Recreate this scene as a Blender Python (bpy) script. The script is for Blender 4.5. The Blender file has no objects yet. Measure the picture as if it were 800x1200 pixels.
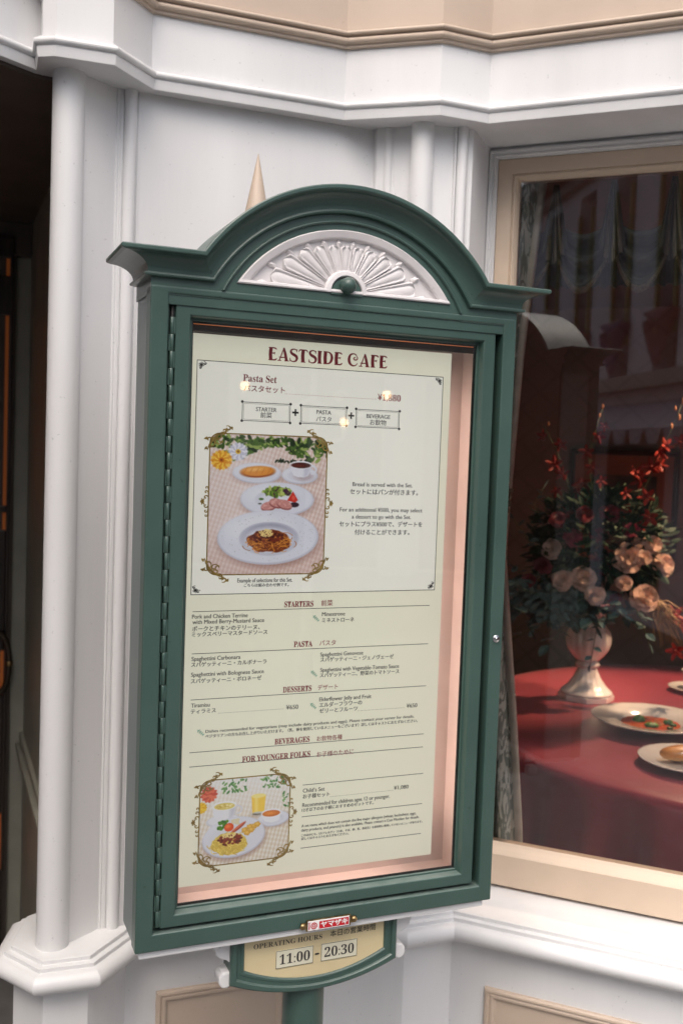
import bpy, bmesh, math, random
import numpy as np
from mathutils import Vector, Matrix, Quaternion
R_ = math.radians
PI = math.pi
random.seed(7)
scene = bpy.context.scene
COL = scene.collection

# ------------------------------------------------------------------ camera
cam_d = bpy.data.cameras.new("camera")
cam_d.sensor_fit = 'VERTICAL'; cam_d.sensor_height = 36.0; cam_d.sensor_width = 24.0
cam_d.lens = 1165.0 / 1200 * 36
cam_d.clip_start = 0.05; cam_d.clip_end = 500
cam_d.dof.use_dof = True; cam_d.dof.focus_distance = 1.47; cam_d.dof.aperture_fstop = 5.0
cam = bpy.data.objects.new("camera", cam_d); COL.objects.link(cam)
PITCH, ROLL, YAW = R_(3.296), R_(2.057), R_(22.25)
_F = Vector((0, math.cos(PITCH), -math.sin(PITCH))); _U = Vector((0, math.sin(PITCH), math.cos(PITCH))); _X = Vector((1, 0, 0))
_R = _X * math.cos(ROLL) + _U * math.sin(ROLL); _V = _U * math.cos(ROLL) - _X * math.sin(ROLL)
M = Matrix((( _R.x, _V.x, -_F.x), (_R.y, _V.y, -_F.y), (_R.z, _V.z, -_F.z))).to_4x4()
M.translation = Vector((0, 0, 1.5))
cam.matrix_world = M
scene.camera = cam

# ------------------------------------------------------------------ light
SUN_EL, SUN_AZ = R_(56), R_(190)      # azimuth clockwise from +Y: from behind the photographer, a little to the left
world = bpy.data.worlds.new("World"); scene.world = world; world.use_nodes = True
wn = world.node_tree; bg = wn.nodes['Background']
sky = wn.nodes.new('ShaderNodeTexSky'); sky.sky_type = 'NISHITA'; sky.sun_disc = False
sky.sun_elevation = SUN_EL; sky.sun_rotation = SUN_AZ; sky.air_density = 1.0; sky.dust_density = 6.0; sky.ozone_density = 1.0
hs = wn.nodes.new('ShaderNodeHueSaturation'); hs.inputs['Saturation'].default_value = 0.78
wn.links.new(sky.outputs[0], hs.inputs['Color']); wn.links.new(hs.outputs[0], bg.inputs[0])
bg.inputs[1].default_value = 0.15
sun_d = bpy.data.lights.new("sun", 'SUN'); sun_d.energy = 1.05; sun_d.angle = R_(75); sun_d.color = (1.0, 0.975, 0.955)
sun = bpy.data.objects.new("sun", sun_d); COL.objects.link(sun)
_sd = Vector((math.sin(SUN_AZ) * math.cos(SUN_EL), math.cos(SUN_AZ) * math.cos(SUN_EL), math.sin(SUN_EL)))
sun.rotation_mode = 'QUATERNION'; sun.rotation_quaternion = _sd.to_track_quat('Z', 'Y'); sun.location = _sd * 30
scene.view_settings.view_transform = 'Standard'; scene.view_settings.look = 'None'
scene.view_settings.exposure = 0.60; scene.view_settings.gamma = 1.0
scene.render.film_transparent = False
scene.cycles.max_bounces = 8; scene.cycles.transparent_max_bounces = 12
scene.cycles.sample_clamp_indirect = 4.0

# ------------------------------------------------------------------ materials
def lin(c):
    return tuple(((x / 12.92) if x <= 0.04045 else ((x + 0.055) / 1.055) ** 2.4) for x in c)
def rgb(r, g, b): return lin((r / 255, g / 255, b / 255))
def material(name, col, rough=0.5, metal=0.0, var=0.06, vscale=9.0, bump=0.0, bscale=60.0, stretch=None, spec=0.5, coat=0.0,
             col2=None, speck=0.0, emit=None, estr=0.0, glow=0.0, dust_highlight=0.0, sheen=0.0, trans=0.0):
    m = bpy.data.materials.new(name); m.use_nodes = True; nt = m.node_tree; p = nt.nodes['Principled BSDF']
    L = nt.links.new
    tc = nt.nodes.new('ShaderNodeTexCoord'); mp = nt.nodes.new('ShaderNodeMapping'); L(tc.outputs['Object'], mp.inputs[0])
    if stretch: mp.inputs['Scale'].default_value = stretch
    n = nt.nodes.new('ShaderNodeTexNoise'); n.inputs['Scale'].default_value = vscale; n.inputs['Detail'].default_value = 6; L(mp.outputs[0], n.inputs['Vector'])
    mx = nt.nodes.new('ShaderNodeMix'); mx.data_type = 'RGBA'
    c2 = col2 or tuple(max(0, c * (1 - var * 2)) for c in col)
    mx.inputs[6].default_value = (*c2, 1); mx.inputs[7].default_value = (*[min(1, c * (1 + var * .5)) for c in col], 1)
    rmp = nt.nodes.new('ShaderNodeMapRange'); rmp.inputs[1].default_value = .3; rmp.inputs[2].default_value = .62
    L(n.outputs[0], rmp.inputs[0]); L(rmp.outputs[0], mx.inputs[0])
    out = mx.outputs[2]
    if speck > 0:      # small chips and dirt specks
        v = nt.nodes.new('ShaderNodeTexNoise'); v.inputs['Scale'].default_value = 130; v.inputs['Detail'].default_value = 3; L(tc.outputs['Object'], v.inputs['Vector'])
        r2 = nt.nodes.new('ShaderNodeMapRange'); r2.inputs[1].default_value = .70; r2.inputs[2].default_value = .74; L(v.outputs[0], r2.inputs[0])
        m2 = nt.nodes.new('ShaderNodeMath'); m2.operation = 'MULTIPLY'; m2.inputs[1].default_value = speck; L(r2.outputs[0], m2.inputs[0])
        mx2 = nt.nodes.new('ShaderNodeMix'); mx2.data_type = 'RGBA'; mx2.inputs[7].default_value = (*[c * .45 for c in col], 1)
        L(m2.outputs[0], mx2.inputs[0]); L(out, mx2.inputs[6]); out = mx2.outputs[2]
    if dust_highlight:      # pale dust on upward faces, also painting in ledge highlights
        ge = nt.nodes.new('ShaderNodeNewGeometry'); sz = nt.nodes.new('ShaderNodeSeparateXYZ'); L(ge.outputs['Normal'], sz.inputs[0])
        rd = nt.nodes.new('ShaderNodeMapRange'); rd.inputs[1].default_value = .35; rd.inputs[2].default_value = .95; rd.inputs[4].default_value = dust_highlight; L(sz.outputs[2], rd.inputs[0])
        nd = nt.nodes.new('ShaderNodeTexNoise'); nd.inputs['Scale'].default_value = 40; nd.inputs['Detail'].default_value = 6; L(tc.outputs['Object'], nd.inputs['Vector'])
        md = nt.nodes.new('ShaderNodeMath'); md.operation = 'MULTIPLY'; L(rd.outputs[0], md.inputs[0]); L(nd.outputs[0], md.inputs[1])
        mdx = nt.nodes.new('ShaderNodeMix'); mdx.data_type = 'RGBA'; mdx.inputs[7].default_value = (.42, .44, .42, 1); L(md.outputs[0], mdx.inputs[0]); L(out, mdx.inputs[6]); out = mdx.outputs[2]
    L(out, p.inputs['Base Color'])
    rr = nt.nodes.new('ShaderNodeMapRange'); rr.inputs[3].default_value = max(.02, rough * .85); rr.inputs[4].default_value = min(1, rough * 1.15)
    L(n.outputs[0], rr.inputs[0]); L(rr.outputs[0], p.inputs['Roughness'])
    p.inputs['Metallic'].default_value = metal; p.inputs['Specular IOR Level'].default_value = spec
    p.inputs['Coat Weight'].default_value = coat; p.inputs['Coat Roughness'].default_value = .15
    if sheen: p.inputs['Sheen Weight'].default_value = sheen
    if trans: p.inputs['Subsurface Weight'].default_value = trans; p.inputs['Subsurface Radius'].default_value = (.01, .006, .004)
    if bump > 0:
        b = nt.nodes.new('ShaderNodeTexNoise'); b.inputs['Scale'].default_value = bscale; b.inputs['Detail'].default_value = 5; L(mp.outputs[0], b.inputs['Vector'])
        bp = nt.nodes.new('ShaderNodeBump'); bp.inputs['Strength'].default_value = bump; bp.inputs['Distance'].default_value = .002
        L(b.outputs[0], bp.inputs['Height']); L(bp.outputs[0], p.inputs['Normal'])
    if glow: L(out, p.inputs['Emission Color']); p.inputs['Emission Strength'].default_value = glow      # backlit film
    if emit: p.inputs['Emission Color'].default_value = (*emit, 1); p.inputs['Emission Strength'].default_value = estr
    return m

MT = {}
MT['white'] = material('white_gloss_paint', (.715, .714, .718), .40, var=.06, vscale=5, bump=.22, bscale=60, stretch=(1, 1, .18), speck=.35, coat=.15)
MT['cream'] = material('cream_paint', (.52, .415, .33), .42, var=.05, vscale=6, bump=.12, bscale=60, speck=.2)
MT['window_cream_lifted'] = material('cream_paint_lifted', (.62, .49, .375), .42, var=.05, vscale=6, bump=.12, bscale=60, speck=.2)  # same cream, lightened in colour to offset soffit shade on the window frame
MT['green'] = material('green_enamel', (.045, .088, .073), .40, var=.13, vscale=7, bump=.16, bscale=110, speck=.6, coat=.22, dust_highlight=.30, col2=(.036, .073, .061))
MT['grey_side'] = material('case_side_paint', (.20, .24, .235), .38, var=.08, vscale=5, bump=.08, speck=.4)
MT['liner'] = material('case_liner_paint', (.80, .67, .62), .45, var=.05)
MT['dark'] = material('dark_housing', (.035, .022, .016), .5)
MT['moulded'] = material('moulded_white_plaster', (.72, .69, .69), .48, var=.05, vscale=20, bump=.08, bscale=120, speck=.3)
MT['brass'] = material('aged_brass', (.36, .25, .12), .32, metal=1.0, var=.25, vscale=120)
MT['chrome'] = material('chrome', (.6, .6, .62), .12, metal=1.0)
MT['black'] = material('black_rubber', (.012, .012, .012), .6)
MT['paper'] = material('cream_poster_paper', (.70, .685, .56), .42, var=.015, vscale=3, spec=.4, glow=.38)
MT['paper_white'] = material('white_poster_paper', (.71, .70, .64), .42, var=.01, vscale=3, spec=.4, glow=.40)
MT['ink'] = material('black_print', (.03, .026, .026), .5)
MT['ink_red'] = material('burgundy_print', (.34, .012, .03), .5)
MT['ink_green'] = material('green_print', (.12, .46, .33), .5)
MT['ink_gold'] = material('gold_print', (.50, .34, .085), .4, var=.2, vscale=90)
MT['sign_cream'] = material('sign_panel_enamel', (.62, .52, .31), .4, var=.03)
MT['plate'] = material('glazed_porcelain', (.78, .75, .71), .12, var=.01, coat=.6)
MT['urn'] = material('glazed_urn_ceramic', (.80, .78, .76), .16, var=.05, coat=.6)
MT['pavement'] = material('pavement_concrete', (.18, .175, .17), .8, var=.15, bump=.4, bscale=30)
MT['asphalt'] = material('road_asphalt', (.055, .055, .055), .85, var=.2, bump=.5)

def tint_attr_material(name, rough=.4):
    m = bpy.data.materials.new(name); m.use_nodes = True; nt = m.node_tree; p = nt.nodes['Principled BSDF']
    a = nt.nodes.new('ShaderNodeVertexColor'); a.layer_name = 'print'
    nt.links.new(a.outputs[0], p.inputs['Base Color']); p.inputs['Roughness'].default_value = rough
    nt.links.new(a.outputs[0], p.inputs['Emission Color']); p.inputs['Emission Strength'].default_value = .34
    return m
MT['photo'] = tint_attr_material('photo_print_ink')

def glass_material(name, tint=(1, 1, 1), ior=1.5, rough=0.0, boost=1.0):
    m = bpy.data.materials.new(name); m.use_nodes = True; nt = m.node_tree
    for n in list(nt.nodes):
        if n.type != 'OUTPUT_MATERIAL': nt.nodes.remove(n)
    o = [n for n in nt.nodes if n.type == 'OUTPUT_MATERIAL'][0]
    t = nt.nodes.new('ShaderNodeBsdfTransparent'); t.inputs[0].default_value = (*tint, 1)
    g = nt.nodes.new('ShaderNodeBsdfGlossy'); g.inputs['Roughness'].default_value = rough
    f = nt.nodes.new('ShaderNodeFresnel'); f.inputs[0].default_value = ior
    mu = nt.nodes.new('ShaderNodeMath'); mu.operation = 'MULTIPLY'; mu.inputs[1].default_value = boost; mu.use_clamp = True
    mx = nt.nodes.new('ShaderNodeMixShader')
    L = nt.links.new
    L(f.outputs[0], mu.inputs[0]); L(mu.outputs[0], mx.inputs[0]); L(t.outputs[0], mx.inputs[1]); L(g.outputs[0], mx.inputs[2]); L(mx.outputs[0], o.inputs[0])
    return m
MT['glass'] = glass_material('window_glass', (.93, .94, .93), 1.5, 0, 3.7)
MT['case_glass'] = glass_material('case_glass', (.97, .98, .97), 1.5, 0.0, 2.0)
def emission(name, col, s):
    m = bpy.data.materials.new(name); m.use_nodes = True; p = m.node_tree.nodes['Principled BSDF']
    p.inputs['Base Color'].default_value = (*col, 1); p.inputs['Emission Color'].default_value = (*col, 1); p.inputs['Emission Strength'].default_value = s
    return m

# ------------------------------------------------------------------ geometry helpers
class MB:
    def __init__(s): s.v = []; s.f = []; s.sm = []
    def add(s, vs, fs, smooth=False):
        n = len(s.v); s.v += [tuple(v) for v in vs]; s.f += [tuple(i + n for i in f) for f in fs]; s.sm += [smooth] * len(fs); return s
    def box(s, a, b):
        (x0, y0, z0), (x1, y1, z1) = a, b
        vs = [(x0, y0, z0), (x1, y0, z0), (x1, y1, z0), (x0, y1, z0), (x0, y0, z1), (x1, y0, z1), (x1, y1, z1), (x0, y1, z1)]
        return s.add(vs, [(0, 3, 2, 1), (4, 5, 6, 7), (0, 1, 5, 4), (1, 2, 6, 5), (2, 3, 7, 6), (3, 0, 4, 7)])
    def obox(s, o, ax, ay, az):     # box spanned by three vectors from a corner
        o, ax, ay, az = map(Vector, (o, ax, ay, az))
        vs = [o, o + ax, o + ax + ay, o + ay]; vs += [v + az for v in vs]
        return s.add(vs, [(0, 3, 2, 1), (4, 5, 6, 7), (0, 1, 5, 4), (1, 2, 6, 5), (2, 3, 7, 6), (3, 0, 4, 7)])
    def prism(s, poly, z0, z1, smooth=False):   # poly: list of (x,y), vertical prism
        n = len(poly); vs = [(x, y, z0) for x, y in poly] + [(x, y, z1) for x, y in poly]
        s.add(vs, [tuple(range(n))[::-1], tuple(range(n, 2 * n))])
        n0 = len(s.v) - 2 * n
        for i in range(n):
            j = (i + 1) % n; s.f.append((n0 + i, n0 + j, n0 + n + j, n0 + n + i)); s.sm.append(smooth)
        return s
    def sheet(s, grid, smooth=True, closed_u=False, closed_v=False):   # grid[i][j]
        a = len(grid); b = len(grid[0]); vs = [p for r in grid for p in r]; fs = []
        for i in range(a if closed_u else a - 1):
            for j in range(b if closed_v else b - 1):
                i2, j2 = (i + 1) % a, (j + 1) % b
                fs.append((i * b + j, i2 * b + j, i2 * b + j2, i * b + j2))
        return s.add(vs, fs, smooth)
    def lathe(s, prof, c=(0, 0, 0), n=32, smooth=True, mod=None):
        g = []
        for k in range(n):
            t = 2 * PI * k / n
            row = []
            for r, z in prof:
                rr = r * (mod(t, z) if mod else 1)
                row.append((c[0] + rr * math.cos(t), c[1] + rr * math.sin(t), c[2] + z))
            g.append(row)
        return s.sheet(g, smooth, closed_u=True)
    def tube(s, pts, r, n=8, smooth=True, cap=True):
        pts = [Vector(p) for p in pts]; g = []
        rr = r if isinstance(r, (list, tuple)) else [r] * len(pts)
        up = None
        for i, p in enumerate(pts):
            d = (pts[min(i + 1, len(pts) - 1)] - pts[max(i - 1, 0)]).normalized()
            if up is None:
                up = Vector((0, 0, 1)) if abs(d.z) < .9 else Vector((1, 0, 0))
            a = d.cross(up)
            if a.length < 1e-5: a = d.cross(Vector((0, 1, 0)))
            a.normalize(); b = a.cross(d).normalized(); up = b
            g.append([p + (a * math.cos(2 * PI * k / n) + b * math.sin(2 * PI * k / n)) * rr[i] for k in range(n)])
        s.sheet(g, smooth, closed_v=True)
        if cap:
            m = len(s.v) - len(pts) * n
            s.f.append(tuple(m + k for k in range(n))); s.sm.append(False)
            e = m + (len(pts) - 1) * n
            s.f.append(tuple(e + k for k in reversed(range(n)))); s.sm.append(False)
        return s
    def ball(s, c, r, n=12, sc=(1, 1, 1)):
        g = []
        for i in range(n + 1):
            a = PI * i / n
            g.append([(c[0] + r * sc[0] * math.sin(a) * math.cos(2 * PI * k / (2 * n)), c[1] + r * sc[1] * math.sin(a) * math.sin(2 * PI * k / (2 * n)), c[2] + r * sc[2] * math.cos(a)) for k in range(2 * n)])
        return s.sheet(g, True, closed_v=True)
    def build(s, name, mat, parent=None, local=False, bevel=0.0, origin=None, segs=2):
        vs = s.v
        inv = None
        if parent is not None and not local: inv = WM[parent.name].inverted()
        if origin is not None:
            o_ = Vector(origin)
            if inv is not None: o_ = inv @ o_
        if inv is not None: vs = [inv @ Vector(v) for v in vs]
        if origin is not None: vs = [Vector(v) - o_ for v in vs]
        me = bpy.data.meshes.new(name); me.from_pydata([tuple(v) for v in vs], [], s.f)
        me.polygons.foreach_set('use_smooth', s.sm)
        me.materials.append(mat)
        bm = bmesh.new(); bm.from_mesh(me); bmesh.ops.remove_doubles(bm, verts=bm.verts, dist=1e-7)
        bmesh.ops.recalc_face_normals(bm, faces=bm.faces)
        if bevel > 0:
            es = [e for e in bm.edges if len(e.link_faces) == 2 and e.calc_face_angle(0) > R_(30)]
            bmesh.ops.bevel(bm, geom=es, offset=bevel, segments=segs, affect='EDGES', profile=.6, clamp_overlap=True)
        bm.to_mesh(me); bm.free(); me.update()
        ob = bpy.data.objects.new(name, me); COL.objects.link(ob)
        if parent is not None: ob.parent = parent; WM[ob.name] = WM[parent.name] @ (Matrix.Translation(o_) if origin is not None else Matrix.Identity(4))
        else: WM[ob.name] = Matrix.Translation(o_) if origin is not None else Matrix.Identity(4)
        if origin is not None: ob.location = o_
        return ob
WM = {}
def thing(name, label, cat, loc=(0, 0, 0), rz=0.0, group=None):
    o = bpy.data.objects.new(name, None); COL.objects.link(o); o.location = loc; o.rotation_euler = (0, 0, rz)
    o.empty_display_size = .05
    o['label'] = label; o['category'] = cat
    if group: o['group'] = group
    WM[o.name] = Matrix.Translation(Vector(loc)) @ Matrix.Rotation(rz, 4, 'Z')
    return o
def tag(o, label=None, cat=None, group=None, kind=None):
    if label: o['label'] = label
    if cat: o['category'] = cat
    if group: o['group'] = group
    if kind: o['kind'] = kind
    return o
def dup(o, parent, loc=None, rot=None, scale=None):
    c = o.copy(); COL.objects.link(c); c.parent = parent
    if loc is not None: c.location = loc
    if rot is not None: c.rotation_euler = rot
    if scale is not None: c.scale = scale
    return c
def offset(poly, d):      # open polyline in plan, positive d = towards the street (right-hand side of travel)
    n = len(poly); out = []
    P = [Vector(p[:2]) for p in poly]
    nr = []
    for i in range(n - 1):
        e = (P[i + 1] - P[i]).normalized(); nr.append(Vector((e.y, -e.x)))
    for i in range(n):
        if i == 0: m = nr[0] * d
        elif i == n - 1: m = nr[-1] * d
        else:
            b = (nr[i - 1] + nr[i]); b.normalize(); m = b * (d / max(.35, b.dot(nr[i])))
        out.append(P[i] + m)
    return out
def sweep(mb, poly, prof, smooth=False):      # prof: list of (d, z)
    cols = [[(p.x, p.y, z) for p in offset(poly, d)] for d, z in prof]
    g = [[cols[j][i] for j in range(len(prof))] for i in range(len(poly))]
    for i in range(len(poly) - 1): mb.sheet([g[i], g[i + 1]], smooth)
    return mb
def arcpts(cx, cz, r, a0, a1, n):
    return [(cx + r * math.cos(a0 + (a1 - a0) * i / n), cz + r * math.sin(a0 + (a1 - a0) * i / n)) for i in range(n + 1)]

# ================================================================== THE PLACE
aL, aR = R_(22.25), R_(-22.75)            # plan angles of the two facade directions
dL = Vector((math.cos(aL), math.sin(aL), 0)); nL = Vector((-math.sin(aL), math.cos(aL), 0))
dR = Vector((math.cos(aR), math.sin(aR), 0)); nR = Vector((-math.sin(aR), math.cos(aR), 0))
def V2(x, y): return Vector((x, y, 0))
l1 = V2(-.5411, 1.7184); _ld = V2(math.sin(R_(36.4)), math.cos(R_(36.4)))
LIP = [l1 - _ld * 1.1, l1, V2(-.5211, 1.6625), V2(-.4914, 1.6563), V2(-.4012, 1.6871), V2(-.3573, 1.7909),
       V2(-.0217, 1.9162), V2(.1543, 1.8693), V2(.2493, 1.9063)]
LIP.append(LIP[-1] + dR * 2.2)
ZT = 2.13

# ground
tag(MB().box((-60, -60, -.3), (60, 60, -.12)).build('street_roadway', MT['asphalt']), kind='structure')
pv = MB().box((-12, -3.0, -.12), (12, 14, 0)).build('pavement', MT['pavement']); tag(pv, kind='structure')

b = thing('cafe_building', 'white and cream cafe front with columns and a bay window behind the green menu case', 'building', (0, 2.4, 0))
# lip cornice: fillet face, groove, rounded bead, small ledge
prof = [(-.012, ZT), (0, ZT), (.0006, ZT + .001), (.0025, ZT + .0165), (.0012, ZT + .0175), (.0012, ZT + .0195)]
prof += [(x, z) for x, z in arcpts(.0015, ZT + .0255, .0062, -PI / 2, PI / 2, 8)]
prof += [(-.0005, ZT + .0325), (-.0005, ZT + .035), (-.006, ZT + .036), (-.03, ZT + .036)]
sweep(MB(), LIP, prof).build('cornice', MT['white'], b)
sweep(MB(), LIP, [(-.0065, ZT + .034), (-.0065, 2.266)]).build('fascia_board', MT['white'], b)
prof = [(-.02, 2.262), (-.001, 2.262), (.0005, 2.2635), (.0005, 2.268), (.003, 2.2685)]
prof += arcpts(.003, 2.2745, .006, -PI / 2, PI / 2.2, 7)
prof += [(.004, 2.2815), (.0085, 2.2825)] + arcpts(.0085, 2.2865, .004, -PI / 2, PI / 2, 6) + [(.004, 2.292), (-.004, 2.2935), (-.03, 2.2945)]
sweep(MB(), LIP, prof).build('cream_cornice', MT['cream'], b)
sweep(MB(), LIP, [(-.006, 2.29), (-.006, 2.55), (.03, 2.57), (.03, 2.62), (.05, 2.64), (.05, 2.70), (-.02, 2.71), (-.02, 4.4), (-3, 4.41)][:8]).build('upper_wall', MT['cream'], b)
# soffit slab, deep enough to roof the porch and the window
sp = [tuple(p) for p in offset(LIP, -.004)]
sp += [(2.2, 4.6), (-2.2, 4.6), (-2.6, 1.6)]
MB().prism(sp, ZT + .001, ZT + .03).build('soffit', MT['white'], b)

def inset(pts, d): return [Vector((p.x, p.y, 0)) for p in offset(pts, -d)]
# front wall behind the case
w = inset(LIP[4:8], .028)
fw = [w[1] - dL * .055, w[2] + dL * .10]
fr = (fw[1] - fw[0]); nn = Vector((-fr.y, fr.x, 0)).normalized()
MB().prism([tuple(p.xy) for p in (fw[0], fw[1], fw[1] + nn * .12, fw[0] + nn * .12)], .59, ZT + .002).build('front_wall', MT['white'], b)
# left pier
q = inset(LIP[2:7], .058)
a1_, a2_, a3_ = q[1], q[2], q[3]
lp = [V2(-.492, 1.735), V2(-.470, 1.728), V2(-.4225, 1.795), V2(-.4195, 1.7935), V2(-.4175, 1.7965), V2(-.4150, 1.7955), V2(-.4120, 1.800), w[1] + nL * .16, V2(-.492, 1.87)]
MB().prism([tuple(p.xy) for p in lp], .59, ZT + .002).build('pier', MT['white'], b, bevel=.0015)
# right pier with the jamb of the window
q = inset(LIP[5:9], .058)
K = V2(.2157, 1.918) + nR * .03; J1 = V2(.2776, 2.0654)
F0 = q[1] + (q[2] - q[1]).normalized() * .070
rp = [F0 + nL * .06, F0, q[2], K, J1, J1 + nR * .03, F0 + nL * .2]
MB().prism([tuple(p.xy) for p in rp], .59, ZT + .002).build('pier', MT['white'], b, bevel=.0015)

def column(c, r, z0, z1, name, flare=.10):
    pr = [(r * 1.0, z0)]
    for i in range(11):
        t = i / 10; pr.append((r * (1 - flare * .5 * t), z0 + (z1 - z0) * t))
    return MB().lathe(pr, (c[0], c[1], 0), 40).build(name, MT['white'], b)
column((-.489, 1.731), .0285, .606, ZT + .002, 'column')
column((.129, 1.930), .0232, .606, ZT + .002, 'column')
def colonnette(c, r, d, fillet=True):
    column(c, r, .606, ZT + .002, 'colonnette', .02)
    if fillet:      # a flat fillet each side of the half round
        c = Vector((c[0], c[1], 0)); n = Vector((-d.y, d.x, 0))
        for sgn in (-1, 1):
            o = c + d * (sgn * (r + .0035)) - d * .0016 - n * (.002)
            MB().obox((o.x, o.y, .606), d * .0032, n * .02, (0, 0, ZT - .604)).build('fillet', MT['white'], b, bevel=.0006)
colonnette((-.399, 1.8035), .0115, dL)
cB = (q[1] + (q[2] - q[1]) * .36)
colonnette((.066, 1.956), .0088, dR)
colonnette((.2055, 1.9395), .0108, dL, True)
# small steps between column and colonnette of the pier
_qd = (q[2] - q[1]).normalized(); _qn = Vector((_qd.y, -_qd.x, 0))
for t_, w2 in ((.1420, .0045), (.1495, .0028)):
    p = q[1] + _qd * t_
    MB().obox((p.x, p.y, .606), _qd * w2, _qn * .0035, (0, 0, ZT - .604)).build('fillet', MT['white'], b, bevel=.0008)
for t_ in (.80, .86):
    p = q[1] + (q[2] - q[1]) * t_

# sill moulding and plinth: one profile along one plan line
SILL = [V2(-.50, 1.93), V2(-.582, 1.84), V2(-.5746, 1.7155), V2(-.4914, 1.6563)] + LIP[4:]
zb = .5502
prof = [(-.05, zb), (-.001, zb), (.0, zb + .001), (.0, zb + .0045), (-.002, zb + .005), (-.002, zb + .0065), (.002, zb + .007)]
prof += arcpts(.002, zb + .0235, .0165, -PI / 2, PI / 2.3, 14)
prof += [(.0025, zb + .0402), (-.003, zb + .0405), (-.0035, zb + .041), (-.0035, zb + .0475), (-.0042, zb + .0482), (-.014, zb + .0485),
         (-.0145, zb + .0490), (-.0145, zb + .0555), (-.0152, zb + .0562), (-.04, zb + .0570)]
sweep(MB(), SILL, prof).build('sill_moulding', MT['white'], b)
lp = [tuple(p.xy) for p in inset(SILL, .02)]
lp += [tuple((V2(.2776, 2.0654) + dR * 2.2 + nR * .05).xy), tuple((V2(.2776, 2.0654) + nR * .05).xy), (-.1, 2.15), (-.42, 2.05)]
MB().prism(lp, zb + .02, zb + .0566).build('sill_ledge', MT['white'], b)
ped = [tuple(p.xy) for p in inset(SILL, .020)]
ped += [tuple((V2(.2776, 2.0654) + dR * 2.2 + nR * .05).xy), tuple((V2(.2776, 2.0654) + nR * .05).xy), (-.1, 2.15), (-.42, 2.05)]
MB().prism(ped, 0, zb + .004).build('pedestal', MT['white'], b)

# recessed cream panels under the sill
def base_panel(o, d, n, w_, z0, z1):
    o = Vector(o); d = Vector(d); n = Vector(n)
    def ring(e, v): return [tuple(o + d * e + Vector((0, 0, z1 - e)) + n * v), tuple(o + d * (w_ - e) + Vector((0, 0, z1 - e)) + n * v),
                            tuple(o + d * (w_ - e) + Vector((0, 0, z0 + e)) + n * v), tuple(o + d * e + Vector((0, 0, z0 + e)) + n * v)]
    mb = MB()
    pr = [(0, .002), (0, -.006), (.003, -.0085), (.007, -.0092), (.0085, -.0065), (.0105, -.0055), (.013, -.0075), (.017, -.0072), (.0205, -.0045), (.0220, -.0014), (.024, -.0008)]
    rings = [ring(e, v) for e, v in pr]
    for i in range(4):
        j = (i + 1) % 4
        mb.sheet([[r[i] for r in rings], [r[j] for r in rings]], False)
    m = mb.build('panel_moulding', MT['cream'], b)
    r = ring(.0215, -.0012); MB().add(r, [(0, 1, 2, 3)]).build('panel', MT['cream'], b)
_s = inset(LIP[4:8], .020)
dw = (_s[2] - _s[1]).normalized(); nw = Vector((-dw.y, dw.x, 0))
o_ = V2(-.3035, 0); t_ = ((o_ - _s[1]).dot(dw)); o_ = _s[1] + dw * (.058)
base_panel(o_, dw, nw, .26, .10, .474)
_r = inset(LIP[7:], .020)
o_ = _r[1] + dR * .072
base_panel(o_, dR, nR, 1.5, .10, .468)

# ------------------------------------------------------------------ the window (part) with frame, casing and pane
win = bpy.data.objects.new('window', None); COL.objects.link(win); win.parent = b
WG = V2(.2776, 2.0654)
WM['window'] = Matrix.Translation(WG) @ Matrix.Rotation(aR, 4, 'Z')
mloc = WM[b.name].inverted() @ WM['window']; win.location = mloc.translation; win.rotation_euler = (0, 0, aR)
WT0, WT1, WZ0, WZ1 = .060, 1.45, .6992, 2.066
def wring(mb, pr, kb=1.9, smooth=False):
    R4 = []
    for e, v in pr:
        R4.append([(WT0 - e, v, WZ1 + e), (WT1 + e, v, WZ1 + e), (WT1 + e, v, WZ0 - e * kb), (WT0 - e, v, WZ0 - e * kb)])
    for i in range(4):
        j = (i + 1) % 4; mb.sheet([[r[i] for r in R4], [r[j] for r in R4]], smooth)
pr = [(.043, .03), (.043, .0015), (.042, 0), (.0135, 0), (.0125, .001), (.0115, .003), (.0105, .003), (.0095, .0005), (.0075, -.0008), (.0055, .0002), (.0045, .003), (.003, .0045), (.0, .014), (.0, .035)]
def wring3(mb, pr, pb):
    for i, pp in ((0, pr), (1, pr), (3, pr), (2, pb)):
        R4 = []
        for (e, v), (eb, vb) in zip(pr, pb):
            if i == 2: R4.append([(WT1 + e, vb, WZ0 - eb), (WT0 - e, vb, WZ0 - eb)])
            elif i == 0: R4.append([(WT0 - e, v, WZ1 + e), (WT1 + e, v, WZ1 + e)])
            elif i == 1: R4.append([(WT1 + e, v, WZ1 + e), (WT1 + e, v, WZ0 - eb)])
            else: R4.append([(WT0 - e, v, WZ0 - eb), (WT0 - e, v, WZ1 + e)])
        mb.sheet([[r[0] for r in R4], [r[1] for r in R4]], False)
pb = [(.086, .03), (.086, .0015), (.085, 0), (.0215, 0), (.0205, .0005), (.0195, .0015), (.0185, .0022), (.016, .0048), (.013, .0075), (.010, .0105), (.006, .0140), (.003, .0160), (.0, .0180), (.0, .035)]
mb = MB(); wring3(mb, pr, pb); mb.build('window_frame', MT['window_cream_lifted'], win, local=True)
mb = MB()
pc = [(.0648, .0), (.0648, -.004), (.0600, -.005), (.0595, -.012), (.0575, -.015), (.054, -.015), (.053, -.011), (.051, -.009), (.049, -.011), (.047, -.011), (.0455, -.006), (.0432, -.005), (.0432, .004)]
R4 = [[(WT0 - e, v, .609), (WT0 - e, v, WZ1 + e), (WT1 + e, v, WZ1 + e), (WT1 + e, v, .609)] for e, v in pc]
for i in range(3): mb.sheet([[r[i] for r in R4], [r[i + 1] for r in R4]], False)
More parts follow.
